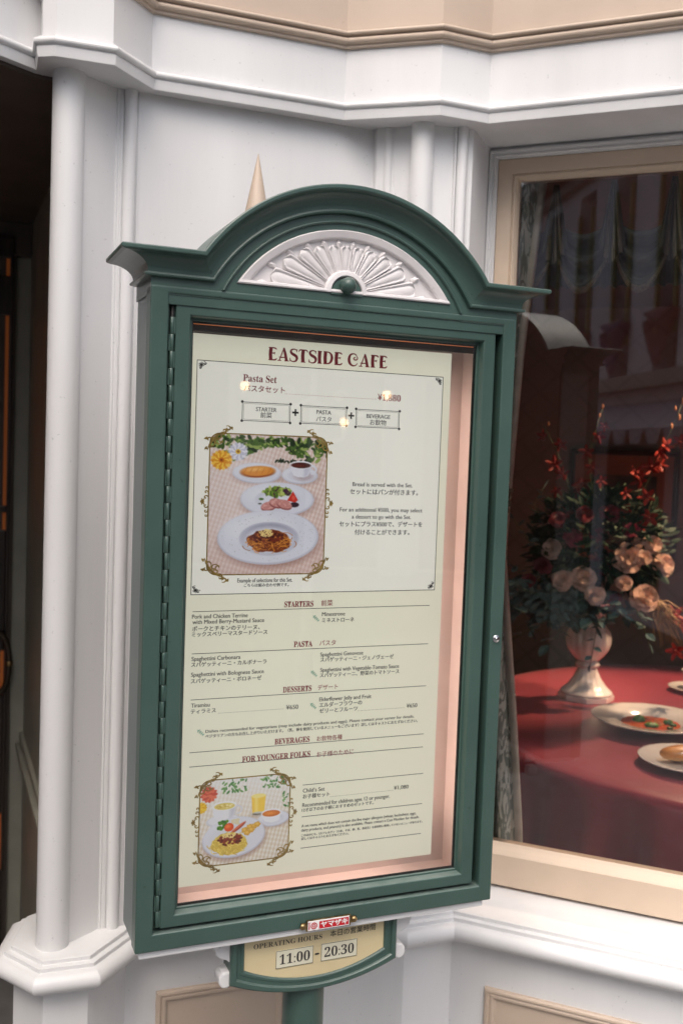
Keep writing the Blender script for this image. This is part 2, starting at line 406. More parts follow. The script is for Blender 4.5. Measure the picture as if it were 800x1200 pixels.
mb.build('casing', MT['white'], win, local=True)
MB().add([(WT0 - .002, .018, WZ0 - .002), (WT1 + .002, .018, WZ0 - .002), (WT1 + .002, .018, WZ1 + .002), (WT0 - .002, .018, WZ1 + .002)], [(0, 1, 2, 3)]).build('pane', MT['glass'], win, local=True)

# ------------------------------------------------------------------ porch on the far left
MT['porch'] = material('porch_olive_paint', (.40, .39, .32), .5, var=.08)
MT['porch_brown'] = material('porch_brown_paint', (.11, .088, .072), .55, var=.15)
PC = V2(-.9176, 2.8998)
_pc = [tuple((LIP[0] + nL * .02).xy), tuple((l1 + nL * .02).xy), (-.43, 1.80), tuple((V2(-.43, 1.80) + nL * 1.3).xy), tuple((PC + nL * .1 - dL * 1.4).xy)]
MB().prism(_pc, ZT - .006, ZT + .0005).build('porch_ceiling', MT['porch_brown'], b)
MB().obox((PC - dL * 1.15).to_tuple(), -dL * .1, -nL * 1.75, (0, 0, ZT - .007)).build('porch_left_wall', MT['porch_brown'], b)
MB().obox((PC.x, PC.y, 0), -dL * 2.0, nL * .08, (0, 0, ZT)).build('porch_back_wall', MT['porch'], b)
MB().obox((PC.x, PC.y, 0), -nL * 1.05, dL * .06, (0, 0, ZT)).build('porch_side_wall', MT['porch'], b)
mb = MB(); s0 = PC - nL * 1.0
for k, (z, dpt) in enumerate(((.575, .012), (.60, .022), (.63, .012))):
    mb.obox((s0.x, s0.y, z), nL * 1.0, -dL * dpt, (0, 0, .018))
mb.build('chair_rail', MT['porch'], b, bevel=.003)
MB().obox((PC.x, PC.y, ZT - .10), -dL * 1.6 , -nL * .03, (0, 0, .095)).build('porch_frieze', MT['porch_brown'], b, bevel=.004)
for k in range(2):      # door casing strips
    o = PC - dL * (.040 + .03 * k)
    MB().obox((o.x, o.y, 0), -dL * .022, -nL * (.02 + .012 * k), (0, 0, 2.10 - .01 * k)).build('door_casing', MT['porch_brown'], b, bevel=.003)
dr = bpy.data.objects.new('entrance_door', None); COL.objects.link(dr); dr.parent = b
DO = PC - dL * .935 - nL * .012
WM['entrance_door'] = Matrix.Translation(DO) @ Matrix.Rotation(aL, 4, 'Z')
ml = WM[b.name].inverted() @ WM['entrance_door']; dr.location = ml.translation; dr.rotation_euler = (0, 0, aL)
MT['walnut'] = material('dark_walnut', (.045, .030, .022), .35, var=.3, vscale=8, stretch=(6, 6, .5), coat=.3)
MT['amber'] = emission('warm_lit_lobby', (.65, .17, .035), .04)
mb = MB()
mb.box((.0, -.03, 0), (.88, .0, .25)).box((0, -.03, .25), (.09, 0, 2.08)).box((.875, -.03, .25), (.885, 0, 2.08)).box((.09, -.03, 1.86), (.88, 0, 1.97)).box((.09, -.03, 2.02), (.88, 0, 2.08))
mb.build('door_leaf', MT['walnut'], dr, local=True, bevel=.003)
MB().box((.09, -.014, .25), (.875, -.008, 2.02)).build('lit_pane', MT['amber'], dr, local=True)
for z in (.42, .90, 1.3): MB().box((.09, -.024, z), (.875, -.002, z + (.35 if z < 1.2 else .02))).build('door_rail', MT['walnut'], dr, local=True, bevel=.003)
MT['bronze'] = material('dark_bronze', (.10, .075, .055), .3, metal=.8, var=.2)
hp = [(.888 + .028 * math.sin(t) - .028, -.05, .868 + .085 * math.cos(t)) for t in [PI * 2 * i / 28 for i in range(29)]]
MB().tube(hp, .0085, 10, cap=False).build('handle', MT['bronze'], dr, local=True)
MB().tube([(.888, -.05, .861), (.888, -.05, .864), (.888, -.05, .872), (.888, -.05, .875)], [.010, .0115, .0115, .010], 12).build('handle_collar', MT['brass'], dr, local=True)

# ================================================================== the menu case (local axes: x along the face, y into the wall, z up)
O = (-.2729, 1.3855, .7746)
W, H, DP = .586, .951, .105
case = thing('menu_case', 'dark green glazed menu case with arched crown and white shell lunette', 'display case', O, aL)
def cb(): return MB()
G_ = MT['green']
# outer frame: four mitred members with rounded front edges
def frame_ring(name, x0, x1, z0, z1, wl, wr, wb, wt, y0, y1, mat, parent, bev=.0016, lip=None):
    ob = []
    quads = [((x0, z0), (x1, z0), (x1 - wr, z0 + wb), (x0 + wl, z0 + wb)), ((x0, z1), (x1, z1), (x1 - wr, z1 - wt), (x0 + wl, z1 - wt)),
             ((x0, z0), (x0 + wl, z0 + wb), (x0 + wl, z1 - wt), (x0, z1)), ((x1, z0), (x1 - wr, z0 + wb), (x1 - wr, z1 - wt), (x1, z1))]
    o_ = [(x0, z0), (x1, z0), (x1, z1), (x0, z1)]; i_ = [(x0 + wl, z0 + wb), (x1 - wr, z0 + wb), (x1 - wr, z1 - wt), (x0 + wl, z1 - wt)]
    mb = MB(); vs = [(p[0], y0, p[1]) for p in o_ + i_] + [(p[0], y1, p[1]) for p in o_ + i_]
    fs = []
    for i in range(4):
        j = (i + 1) % 4
        fs += [(i, j, 4 + j, 4 + i), (8 + i, 12 + i, 12 + j, 8 + j), (i, 8 + i, 8 + j, j), (4 + i, 4 + j, 12 + j, 12 + i)]
    mb.add(vs, fs)
    return mb.build(name, mat, parent, local=True, bevel=bev, segs=3)
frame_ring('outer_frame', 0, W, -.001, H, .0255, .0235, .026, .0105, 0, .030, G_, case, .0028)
# box behind the frame: painted grey-green sides, white underside board
MB().box((.0015, .0295, .001), (.0085, DP, H - .004)).build('side_panel', MT['grey_side'], case, local=True, bevel=.001)
MB().box((W - .0085, .0295, .001), (W - .0015, DP, H - .004)).build('side_panel', MT['grey_side'], case, local=True, bevel=.001)
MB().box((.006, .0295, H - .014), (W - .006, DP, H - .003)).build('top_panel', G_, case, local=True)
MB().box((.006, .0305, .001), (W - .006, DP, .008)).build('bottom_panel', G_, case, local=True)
MB().box((.0068, .006, -.0125), (W - .0115, DP - .004, -.0018)).build('base_board', MT['white'], case, local=True, bevel=.0015)
MB().box((.004, DP - .004, .004), (W - .004, DP + .006, H - .006)).build('back_board', MT['dark'], case, local=True)
# liner
LX0, LX1, LZ0, LZ1 = .050, .546, .034, .924
mb = MB()
mb.box((LX0 - .006, .024, LZ0), (LX0, DP - .006, LZ1)); mb.build('liner', MT['liner'], case, local=True)
MB().box((LX1, .024, LZ0), (LX1 + .006, DP - .006, LZ1)).build('liner', MT['liner'], case, local=True)
MB().box((LX0, .024, LZ0 - .006), (LX1, DP - .006, LZ0)).build('liner', MT['liner'], case, local=True)
MB().box((LX0, .024, LZ1), (LX1, DP - .006, LZ1 + .005)).build('liner', MT['dark'], case, local=True)
MB().box((LX0, DP - .006, LZ0), (LX1, DP - .0045, LZ1)).build('liner', MT['liner'], case, local=True)
# lamps: tube under a dark reflector at the top, tubes behind the sheet
MT['tube'] = emission('warm_lamp_tube', (1.0, .77, .68), 4.6)
MT['tube_top'] = emission('dim_top_lamp', (.9, .26, .08), .16)
mb = MB(); mb.box((LX0, .052, .9085), (LX1, .090, LZ1)).box((LX0, .050, .8975), (LX1, .0555, .9105)); mb.build('lamp_reflector', MT['dark'], case, local=True, bevel=.0015)
MB().tube([(LX0 + .004, .049, .9115), (LX1 - .004, .049, .9115)], .0042, 12).build('lamp_tube', MT['tube_top'], case, local=True)
for nm, p in (('v', [(LX1 - .066, .084, .10), (LX1 - .066, .084, .84)]), ('b', [(.09, .084, .092), (.46, .084, .092)])):
    MB().tube(p, .006, 12).build('lamp_tube', MT['tube'], case, local=True)

# door
door = bpy.data.objects.new('glazed_door', None); COL.objects.link(door); door.parent = case; WM['glazed_door'] = WM['menu_case']
DX0, DX1, DZ0, DZ1 = .0365, .5515, .0295, .9285
GX0, GX1, GZ0, GZ1 = .0575, .5305, .0475, .9135
def dring(mb, pr):     # pr: (fraction-from-outer-edge, y) measured as inset in metres beyond the opening edge
    R4 = []
    for e, y in pr:
        R4.append([(GX0 + e, y, GZ0 + e), (GX1 - e, y, GZ0 + e), (GX1 - e, y, GZ1 - e), (GX0 + e, y, GZ1 - e)])
    for i in range(4):
        j = (i + 1) % 4; mb.sheet([[r[i] for r in R4], [r[j] for r in R4]], False)
mb = MB(); o4 = [(DX0, DZ0), (DX1, DZ0), (DX1, DZ1), (DX0, DZ1)]; i4 = [(GX0, GZ0), (GX1, GZ0), (GX1, GZ1), (GX0, GZ1)]
def push(p, c, e): return (p[0] + (e if p[0] < c[0] else -e), p[1] + (e if p[1] < c[1] else -e))
cc = (.29, .48)
loops = [[(*p, .028) for p in o4], [(*p, .0065) for p in o4], [(*push(p, cc, .0006), .0050) for p in o4], [(*push(p, cc, .0018), .0044) for p in o4],
         [(*push(p, cc, -.0016), .0044) for p in i4], [(*push(p, cc, -.0005), .0049) for p in i4], [(*push(p, cc, .0004), .0062) for p in i4],
         [(*push(p, cc, .0022), .0145) for p in i4], [(*push(p, cc, .0026), .0160) for p in i4], [(*push(p, cc, .0052), .0160) for p in i4], [(*push(p, cc, .0058), .0168) for p in i4], [(*push(p, cc, .0060), .0270) for p in i4]]
loops = [[(x, y, z) for x, z, y in l] for l in loops]
for i in range(4):
    j = (i + 1) % 4; mb.sheet([[l[i] for l in loops], [l[j] for l in loops]], False)
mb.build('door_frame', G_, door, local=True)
dring(mb2 := MB(), [(.0055, .0212), (.0075, .0205), (.0082, .0215), (.0082, .024)]); mb2.build('glazing_gasket', MT['black'], door, local=True)
MB().add([(GX0 + .003, .0195, GZ0 + .003), (GX1 - .003, .0195, GZ0 + .003), (GX1 - .003, .0195, GZ1 - .003), (GX0 + .003, .0195, GZ1 - .003)], [(0, 1, 2, 3)]).build('pane', MT['case_glass'], door, local=True)
# piano hinge: pin plus knuckles turned from leaf to leaf
MB().box((.0255, .012, DZ0), (.0290, .030, DZ1)).box((.0345, .0125, DZ0), (.0365, .030, DZ1)).build('hinge_leaf', G_, case, local=True)
MB().box((.0258, .026, DZ0 - .004), (.0368, .0295, DZ1 + .012)).build('rebate', MT['dark'], case, local=True)
MB().tube([(.0322, .0085, DZ0 + .002), (.0322, .0085, DZ1 - .002)], .0022, 8).build('hinge_pin', MT['black'], case, local=True)
pitch = .0237
kn = MB().tube([(0, 0, 0), (0, 0, .0003), (0, 0, .0231), (0, 0, .0234)], [.0028, .0031, .0031, .0028], 12).box((.002, -.0016, .0003), (.0046, .0020, .0231)).build('hinge_knuckle', G_, case, local=True)
nk = int((DZ1 - DZ0) / pitch)
for k in range(nk):
    z = DZ0 + .003 + k * pitch
    loc = (.0318, .0066, z)
    if k == 0: kn.location = loc
    else: dup(kn, case, loc, scale=(1.0 if k % 2 == 0 else -1.0, 1, 1))
# lock
lk = MB().lathe([(0, -.0040), (.0022, -.0042), (.0024, -.0030), (.0042, -.0030), (.0060, -.0022), (.0066, -.0006), (.0066, .001)], n=28)
lv = [(x, z, y) for x, y, z in lk.v]; lk.v = lv
lo = lk.build('lock', MT['chrome'], case, local=True); lo.location = (.5735, 0, .436)
MB().box((-.0006, -.0046, -.0016), (.0006, -.0038, .0016)).build('keyhole', MT['black'], lo, local=True) if False else None
WM['lock'] = WM['menu_case'] @ Matrix.Translation((.5735, 0, .436))
MB().box((-.0005, -.0047, -.0017), (.0005, -.0040, .0017)).build('keyhole', MT['black'], lo, local=True)

# crown: profile swept along shoulder, arch, shoulder, returned down the sides
CX, CW = W / 2, 1.0000
SH = .222; TIP = .338; RA = .2735; CZ = CW + .1185 - RA
crown_prof = [(.0, -.105), (.0, -.0), (.0, .022), (-.0006, .0243), (-.002, .0250), (-.0058, .0250), (-.0072, .0243), (-.0078, .0228)]
for i in range(11):       # cavetto then ovolo
    t = i / 10; ang = PI / 2 * t
    crown_prof.append((-.0085 - .0200 * (1 - math.cos(ang)) - .002 * t, .0215 - .0185 * math.sin(ang)))
crown_prof += [(-.0320, .0030), (-.0330, .0052), (-.0350, .0060), (-.0372, .0052), (-.0380, .0026), (-.0382, .0)]
crown_prof += [(-.0384, -.0015), (-.0605, -.0015)]
hb = W / 2 + .0 - .001
def crown_path(o, q):
    side = hb + max(q, 0) * 1.82 + .001
    Rr = RA + o; w_ = CW + o
    yb = DP + .004
    dz = w_ - CZ
    us = math.sqrt(max(1e-9, Rr * Rr - dz * dz)) if Rr > dz else 0
    pts = [(-side, yb, w_), (-side, -q, w_), (-us, -q, w_)]
    a0 = math.atan2(dz, -us); a1 = math.atan2(dz, us)
    for i in range(1, 48):
        a = a0 + (a1 - a0) * i / 48; pts.append((Rr * math.cos(a), -q, CZ + Rr * math.sin(a)))
    pts += [(us, -q, w_), (side, -q, w_), (side, yb, w_)]
    return [(CX + x, y, z) for x, y, z in pts]
cols = [crown_path(o, q) for o, q in crown_prof]
mb = MB()
for i in range(len(cols[0]) - 1):
    mb.sheet([[c[i] for c in cols], [c[i + 1] for c in cols]], False)
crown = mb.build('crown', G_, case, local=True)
for p in crown.data.polygons: p.use_smooth = False
# tympanum board filling the arch and the frieze down to the case top
RT = RA - .052
dzt = (CW - .053) - CZ
def arc_pts(R, zc, zlow, n=40):
    a0 = math.asin(min(1, (zlow - zc) / R)); return [(CX + R * math.cos(PI - a0 - (PI - 2 * a0) * i / n), zc + R * math.sin(PI - a0 - (PI - 2 * a0) * i / n)) for i in range(n + 1)]
CB = CW - .064
mb = MB()
mb.box((CX - hb + .003, .0025, CB - .010), (CX + hb - .003, DP + .002, H + .001))
mb.build('frieze_block', G_, case, local=True, bevel=.001)
# flat arch board (concentric inner band) with a hole for the lunette
RL = .2035; ZLC = CW + .058 - RL; ZB = .9640     # lunette circle and its chord
outer = [(x, z) for x, z in arc_pts(RA - .045, CZ, H - .002, 60)]
inner = [(x, z) for x, z in arc_pts(RL, ZLC, ZB, 60)]
mb = MB()
mb.sheet([[(x, .0012, z) for x, z in outer], [(x, .0012, z) for x, z in inner], [(x, .0085, z) for x, z in inner]], False)
xl, xr = inner[0][0], inner[-1][0]
mb.add([(outer[0][0], .0012, outer[0][1]), (outer[-1][0], .0012, outer[-1][1]), (xr, .0012, ZB), (xl, .0012, ZB), (xl, .0085, ZB), (xr, .0085, ZB)], [(0, 1, 2, 3), (3, 2, 5, 4)])
mb.build('arch_board', G_, case, local=True)
# thin raised bead round the arch board
g = []
for e, y in ((.0, .0012), (.0005, -.0018), (.002, -.003), (.0038, -.0022), (.0046, .0012)):
    g.append([(x, y, z) for x, z in arc_pts(RL + .013 - e, ZLC, H + .001, 60)])
MB().sheet(g, True).build('arch_bead', G_, case, local=True)
# backing of the crown, seen from behind
bk = arc_pts(RA - .002, CZ, CW - .002, 40)
bk = [(CX - hb - .035, CW - .003), (CX - hb - .035, CW - .006)][::-1] + bk + [(CX + hb + .035, CW - .003), (CX + hb + .035, CW - .006), (CX + hb + .010, CW - .011), (CX + hb, CW - .024), (CX + hb, .94), (CX - hb, .94), (CX - hb, CW - .024), (CX - hb - .010, CW - .011)]
n = len(bk); mb = MB(); mb.add([(x, DP + .003, z) for x, z in bk], [tuple(range(n))]); mb.build('crown_back', MT['dark'], case, local=True)

# lunette: white moulded shell
lun = bpy.data.objects.new('lunette', None); COL.objects.link(lun); lun.parent = case; WM['lunette'] = WM['menu_case']
MW = MT['moulded']
g = []
for e, y in ((.0004, .0082), (.0004, .0005), (.001, -.0012), (.0022, -.0018), (.0110, .0012), (.0125, .0025), (.0135, .0075), (.016, .0095)):
    g.append([(x, y, z) for x, z in arc_pts(RL - e, ZLC, ZB + e * .55, 60)])
mb = MB().sheet(g, False)
xa, xb = arc_pts(RL - .0004, ZLC, ZB, 60)[0][0], arc_pts(RL - .0004, ZLC, ZB, 60)[-1][0]
mb.sheet([[(xa + e * 3, y, z), (xb - e * 3, y, z)] for e, y, z in ((0, .009, ZB), (0, -.0012, ZB + .0006), (.0005, -.0022, ZB + .0022), (.001, -.0016, ZB + .0052), (.0022, .0015, ZB + .0064), (.004, .009, ZB + .0068))], False)
mb.build('lunette_rim', MW, lun, local=True)
fld = [(x, z) for x, z in arc_pts(RL - .010, ZLC, ZB + .003, 60)]
mb = MB(); mb.add([(x, .0085, z) for x, z in fld], [tuple(range(len(fld)))]); mb.build('lunette_field', MW, lun, local=True)
HC = (CX - .003, ZB - .001)
HR = .0345
def shell_r(a, kind):
    c, s = math.cos(a), math.sin(a); A, B = (.1205, .0735) if kind == 'petal' else (.139, .0835)
    return 1 / math.sqrt((c / A) ** 2 + (s / B) ** 2)
def petal_mesh(a, da):
    L0, L1 = HR - .004, shell_r(a, 'petal'); ln = L1 - L0; n, m = 18, 15; g = []
    for i in range(n + 1):
        t = i / n; r = L0 + ln * t
        # half width grows linearly, then closes in a round head
        wd = r * math.tan(da / 2) * .98
        hd = 1 - .30 * min(1, (.0265 / ln))
        if t > hd:
            q_ = (t - hd) / (1 - hd); wd = (L0 + ln * hd) * math.tan(da / 2) * .98 * math.sqrt(max(0, 1 - q_ * q_)) + 1e-5
        row = []
        for j in range(m + 1):
            s_ = -1 + 2 * j / m; edge = max(abs(s_), ((t - hd) / (1 - hd)) if t > hd else 0)
            if t > hd: edge = math.sqrt(min(1, (abs(s_) ** 2) * (1 - ((t - hd) / (1 - hd)) ** 2) + ((t - hd) / (1 - hd)) ** 2))
            rimw = math.exp(-((edge - .80) / .12) ** 2)
            bowl = .75 * max(0, 1 - (edge / .62) ** 2) ** .6 if edge < .62 else 0
            h = .0048 * rimw + .0040 * bowl * min(1, t * 3) + (.0012 if edge < .97 else 0)
            row.append((math.cos(a) * r - math.sin(a) * wd * s_, .0084 - h - .001 * t, math.sin(a) * r + math.cos(a) * wd * s_))
        g.append(row)
    return g
NP = 11; a_lo, a_hi = R_(1.5), R_(178.5); da = (a_hi - a_lo) / NP
# equalise head widths along the oval: angles chosen by arc length
samp = [(a_lo + (a_hi - a_lo) * i / 600) for i in range(601)]; acc = [0]
for i in range(600):
    p = [(shell_r(t, 'petal') * math.cos(t), shell_r(t, 'petal') * math.sin(t)) for t in samp[i:i + 2]]
    acc.append(acc[-1] + .25 * math.dist(*p) + .75 * .078 * (samp[i + 1] - samp[i]))
edges = []; k = 0
for i in range(NP + 1):
    tgt = acc[-1] * i / NP
    while k < 600 and acc[k] < tgt: k += 1
    edges.append(samp[k])
for i in range(NP):
    a = (edges[i] + edges[i + 1]) / 2; d_ = edges[i + 1] - edges[i]
    o = MB().sheet(petal_mesh(a, d_), True).build('petal', MW, lun, local=True); o.location = (HC[0], 0, HC[1])
for i in range(NP + 1):
    a = edges[i] if 0 < i < NP else (edges[i] + (R_(1.5) if i == 0 else -R_(1.5)))
    r1 = shell_r(a, 'tip'); wd = .0050; ln = .0135
    ca, sa = math.cos(a), math.sin(a)
    def P(r, s, h): return (ca * r - sa * s, .0084 - h, sa * r + ca * s)
    mb = MB().add([P(r1, 0, .001), P(r1 - ln * .55, wd, .001), P(r1 - ln * 1.3, wd * .5, .001), P(r1 - ln * 1.3, -wd * .5, .001), P(r1 - ln * .55, -wd, .001), P(r1 - ln * .6, 0, .0055)],
                  [(0, 1, 5), (1, 2, 5), (2, 3, 5), (3, 4, 5), (4, 0, 5)])
    o = mb.build('leaf_tip', MW, lun, local=True); o.location = (HC[0], 0, HC[1])
g = []
for r, y in ((.0245, .006), (.0250, -.0015), (.0262, -.0025), (.0318, -.0018), (.0335, .0005), (.0345, .006)):
    g.append([(HC[0] + r * math.cos(t), y, HC[1] + .002 + r * math.sin(t)) for t in [PI * i / 30 for i in range(31)]])
MB().sheet(g, False).build('hub_ring', MW, lun, local=True)
mb = MB(); hb_ = [(HC[0] + .0248 * math.cos(PI * i / 30), HC[1] - .001 + .0248 * math.sin(PI * i / 30)) for i in range(31)]
mb.add([(x, -.0010, z) for x, z in hb_] + [(x, .006, z) for x, z in hb_], [tuple(range(31))] + [(i, i + 1, i + 32, i + 31) for i in range(30)])
mb.build('hub', G_, lun, local=True)
MB().lathe([(0.0001, .0155), (.004, .0152), (.0085, .0125), (.0115, .0075), (.0122, .003), (.0108, -.001), (.0125, -.003), (.0125, -.006)], n=28).build('boss', G_, lun, local=True)
bo = bpy.data.objects['boss']; bo.rotation_euler = (PI / 2, 0, 0); bo.location = (HC[0], -.004, HC[1] + .0125)

# cream spire standing on a block fixed to the back of the case
MB().box((.160, DP + .006, .86), (.226, DP + .085, .90)).lathe([(.030, .90), (.034, .92), (.030, .94), (.020, .95), (.0415, .965), (.0415, .985), (.0005, 1.1945)], (.193, DP + .045, 0), 24, smooth=False).build('spire', MT['cream'], case, local=True)

# post, scroll bracket board
MB().lathe([(.033, -.7746), (.033, -.014)], (.284, .062, 0), 32).lathe([(.055, -.7746), (.055, -.755), (.045, -.745), (.034, -.735)], (.284, .062, 0), 32).build('post', G_, case, local=True)
sc = [(.0, -.013), (.205, -.013), (.200, -.022), (.192, -.030), (.188, -.040), (.176, -.046), (.160, -.050), (.150, -.058), (.147, -.070)]
cen = (.160, -.078)
sp_ = [(cen[0] + .0135 * math.cos(t), cen[1] + .0135 * math.sin(t)) for t in [PI - .3 + (2.1 * PI) * 0 + PI * 1.35 * i / 14 - PI * 1.3 for i in range(0)]]
sc += [(cen[0] + .0135 * math.cos(a), cen[1] + .0135 * math.sin(a)) for a in [R_(x) for x in (130, 160, 190, 220, 250, 280, 310)]]
half = [(x, z) for x, z in sc]
half = [(0, -.013), (.205, -.013), (.201, -.020), (.193, -.026), (.190, -.036), (.182, -.043), (.170, -.047), (.160, -.054), (.157, -.064)]
half += [(.170 - .0 + .0135 * math.cos(R_(x)) , -.078 + .0135 * math.sin(R_(x))) for x in (60, 20, -20, -60, -100, -140, -180)] + [(.150, -.070), (.13, -.060), (0, -.060)]
half = [(x * .855, z) for x, z in half]
poly = [(.290 + x, z) for x, z in half] + [(.290 - x, z) for x, z in reversed(half[1:-1])]
n = len(poly); mb = MB(); mb.add([(x, .028, z) for x, z in poly] + [(x, .056, z) for x, z in poly], [tuple(range(n)), tuple(range(n, 2 * n))[::-1]] + [(i, (i + 1) % n, n + (i + 1) % n, n + i) for i in range(n)])
mb.build('scroll_bracket', MT['white'], case, local=True, bevel=.003)

# ------------------------------------------------------------------ flat lettering
def B_(s):
    o = ''
    for ch in s:
        if 'A' <= ch <= 'Z': o += chr(0x1D400 + ord(ch) - 65)
        elif 'a' <= ch <= 'z': o += chr(0x1D41A + ord(ch) - 97)
        elif '0' <= ch <= '9': o += chr(0x1D7CE + ord(ch) - 48)
        else: o += ch
    return o
_dg = []
def text_mesh(body, off=0.0, res=3):
    c = bpy.data.curves.new('glyphs', 'FONT'); c.body = body; c.size = 1; c.offset = off; c.resolution_u = res
    o = bpy.data.objects.new('glyphs', c); COL.objects.link(o)
    bpy.context.view_layer.update()
    me = bpy.data.meshes.new_from_object(o.evaluated_get(bpy.context.evaluated_depsgraph_get()))
    v = [tuple(x.co) for x in me.vertices]; f = [tuple(p.vertices) for p in me.polygons]
    bpy.data.objects.remove(o); bpy.data.curves.remove(c); bpy.data.meshes.remove(me)
    return v, f
def letters(name, body, x0, x1, z, y, mat, parent, off=0.0, ys=None, fat=0):
    v, f = text_mesh(body, off)
    if not v: return None
    mn = min(p[0] for p in v); mx = max(p[0] for p in v); k = (x1 - x0) / (mx - mn); kz = ys if ys else k
    if ord(body[-1]) > 0x3000 and not ys: z -= min(p[1] for p in v) * kz
    mb = MB(); mb.add([(x0 + (p[0] - mn) * k, y, z + p[1] * kz) for p in v], f)
    if fat: mb.add([(x0 + (p[0] - mn) * k + fat, y - .00004, z + p[1] * kz) for p in v], f)
    return mb.build(name, mat, parent, local=True)

# maker's plate on the bottom rail
pl = bpy.data.objects.new('name_plate', None); COL.objects.link(pl); pl.parent = case; pl.location = (.297, -.0008, .0040)
WM['name_plate'] = WM['menu_case']
mb = MB().box((-.0455, -.0030, -.0052), (.0455, 0, .0052)).box((-.037, -.0030, -.0088), (.037, 0, .0088)); mb.build('plate', MT['brass'], pl, local=True, bevel=.0012)
MT['red'] = material('red_label', (.50, .015, .025), .3, var=.02); MT['label_white'] = material('white_label', (.78, .77, .76), .35, var=.02)
MB().box((-.0345, -.0040, -.0072), (.0335, -.0030, .0072)).build('label', MT['label_white'], pl, local=True)
MB().add([(-.0165, -.0043, -.0058), (.0325, -.0043, -.0058), (.0325, -.0043, .0058), (-.0165, -.0043, .0058)], [(0, 1, 2, 3)]).build('label_field', MT['red'], pl, local=True)
letters('lettering', 'ヤマザキ', -.0142, .0308, -.0033, -.0046, MT['label_white'], pl, off=.03, ys=.0098)
c0 = (-.0250, 0); mb = MB()
for r0, r1 in ((.0038, .0052), (.0014, .0026)):
    ring = [[(c0[0] + r * math.cos(2 * PI * i / 28), -.0046, c0[1] + r * math.sin(2 * PI * i / 28)) for r in (r0, r1)] for i in range(28)]
    mb.sheet(ring, False, closed_u=True)
mb.add([(-.0335, -.0044, -.0058), (-.0318, -.0044, -.0058), (-.0318, -.0044, .0058), (-.0335, -.0044, .0058)], [(0, 1, 2, 3)])
mb.build('sun_mark', MT['red'], pl, local=True)
for sx in (-1, 1):
    s = MB().lathe([(.0001, .0034), (.003, .003), (.0046, .0012), (.0050, 0)], n=20); s.v = [(x, -z - .0028, y) for x, y, z in s.v]
    s.build('screw', MT['brass'], pl, local=True).location = (sx * .0425, 0, 0)

# ------------------------------------------------------------------ hours sign under the case
hs_ = thing('hours_sign', 'small green framed cream sign with a curved bottom hanging under the menu case', 'sign', tuple(WM['menu_case'] @ Vector((.288, .06, -.014))), aL)
def hpoly(ins):      # outline, inset by ins, in x,z around the sign's centre (top at z=0)
    hw = .1385 - ins; pts = []
    zs = -.0705 + ins * .9; sag = .0285 - ins * .05
    R = (hw * hw + sag * sag) / (2 * sag); zc = zs - sag + R; a = math.asin(hw / R)
    for i in range(25):
        t = -a + 2 * a * i / 24; pts.append((R * math.sin(t), zc - R * math.cos(t)))
    return [(-hw, -.0005)] + pts + [(hw, -.0005)]
prs = [(0, .0), (0, -.037), (.001, -.040), (.003, -.0415), (.0085, -.0415), (.0098, -.0400), (.0105, -.0375), (.0155, -.0375), (.0168, -.0385), (.0200, -.0385), (.0215, -.0372), (.0222, -.0335)]
g = []
for ins, y in prs: g.append([(x, y, z) for x, z in hpoly(ins)])
mb = MB().sheet(g, False)
op = hpoly(0); mb.add([(x, 0, z) for x, z in op], [tuple(range(len(op)))]); mb.add([(-.1385, 0, -.0005), (.1385, 0, -.0005), (.1385, -.040, -.0005), (-.1385, -.040, -.0005)], [(0, 1, 2, 3)])
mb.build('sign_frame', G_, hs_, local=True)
ip = hpoly(.0215); mb = MB(); mb.add([(x, -.0350, z) for x, z in ip], [tuple(range(len(ip)))]); sgp = mb.build('sign_panel', MT['sign_cream'], hs_, local=True)
Y = -.0356
letters('lettering', B_('OPERATING HOURS'), -.1020, .0100, -.0205, Y, MT['ink'], hs_, off=-.006)
letters('lettering', '本日の営業時間', .0235, .1015, -.0198, Y, MT['ink'], hs_, off=.006)
MT['tile'] = material('white_number_tile', (.66, .64, .50), .4, var=.02)
for x0, x1, s in ((-.0655, -.0045, '11:00'), (.0090, .0700, '20:30')):
    MB().box((x0, -.0362, -.0565), (x1, -.0348, -.0290)).build('number_tile', MT['tile'], hs_, local=True)
    mb = MB(); e = .0006
    for a in ((x0, -.0565, x1, -.0565 + e), (x0, -.029 - e, x1, -.029), (x0, -.0565 + e, x0 + e, -.029 - e), (x1 - e, -.0565 + e, x1, -.029 - e)):
        mb.add([(a[0], -.0364, a[1]), (a[2], -.0364, a[1]), (a[2], -.0364, a[3]), (a[0], -.0364, a[3])], [(0, 1, 2, 3)])
    mb.build('tile_outline', MT['ink'], hs_, local=True)
    letters('lettering', B_(s), x0 + .0055, x1 - .0055, -.0505, -.0368, MT['ink'], hs_, off=-.004, ys=.0222)
MB().box((-.0010, -.0364, -.0445), (.0055, -.0352, -.0425)).build('dash', MT['ink'], hs_, local=True)

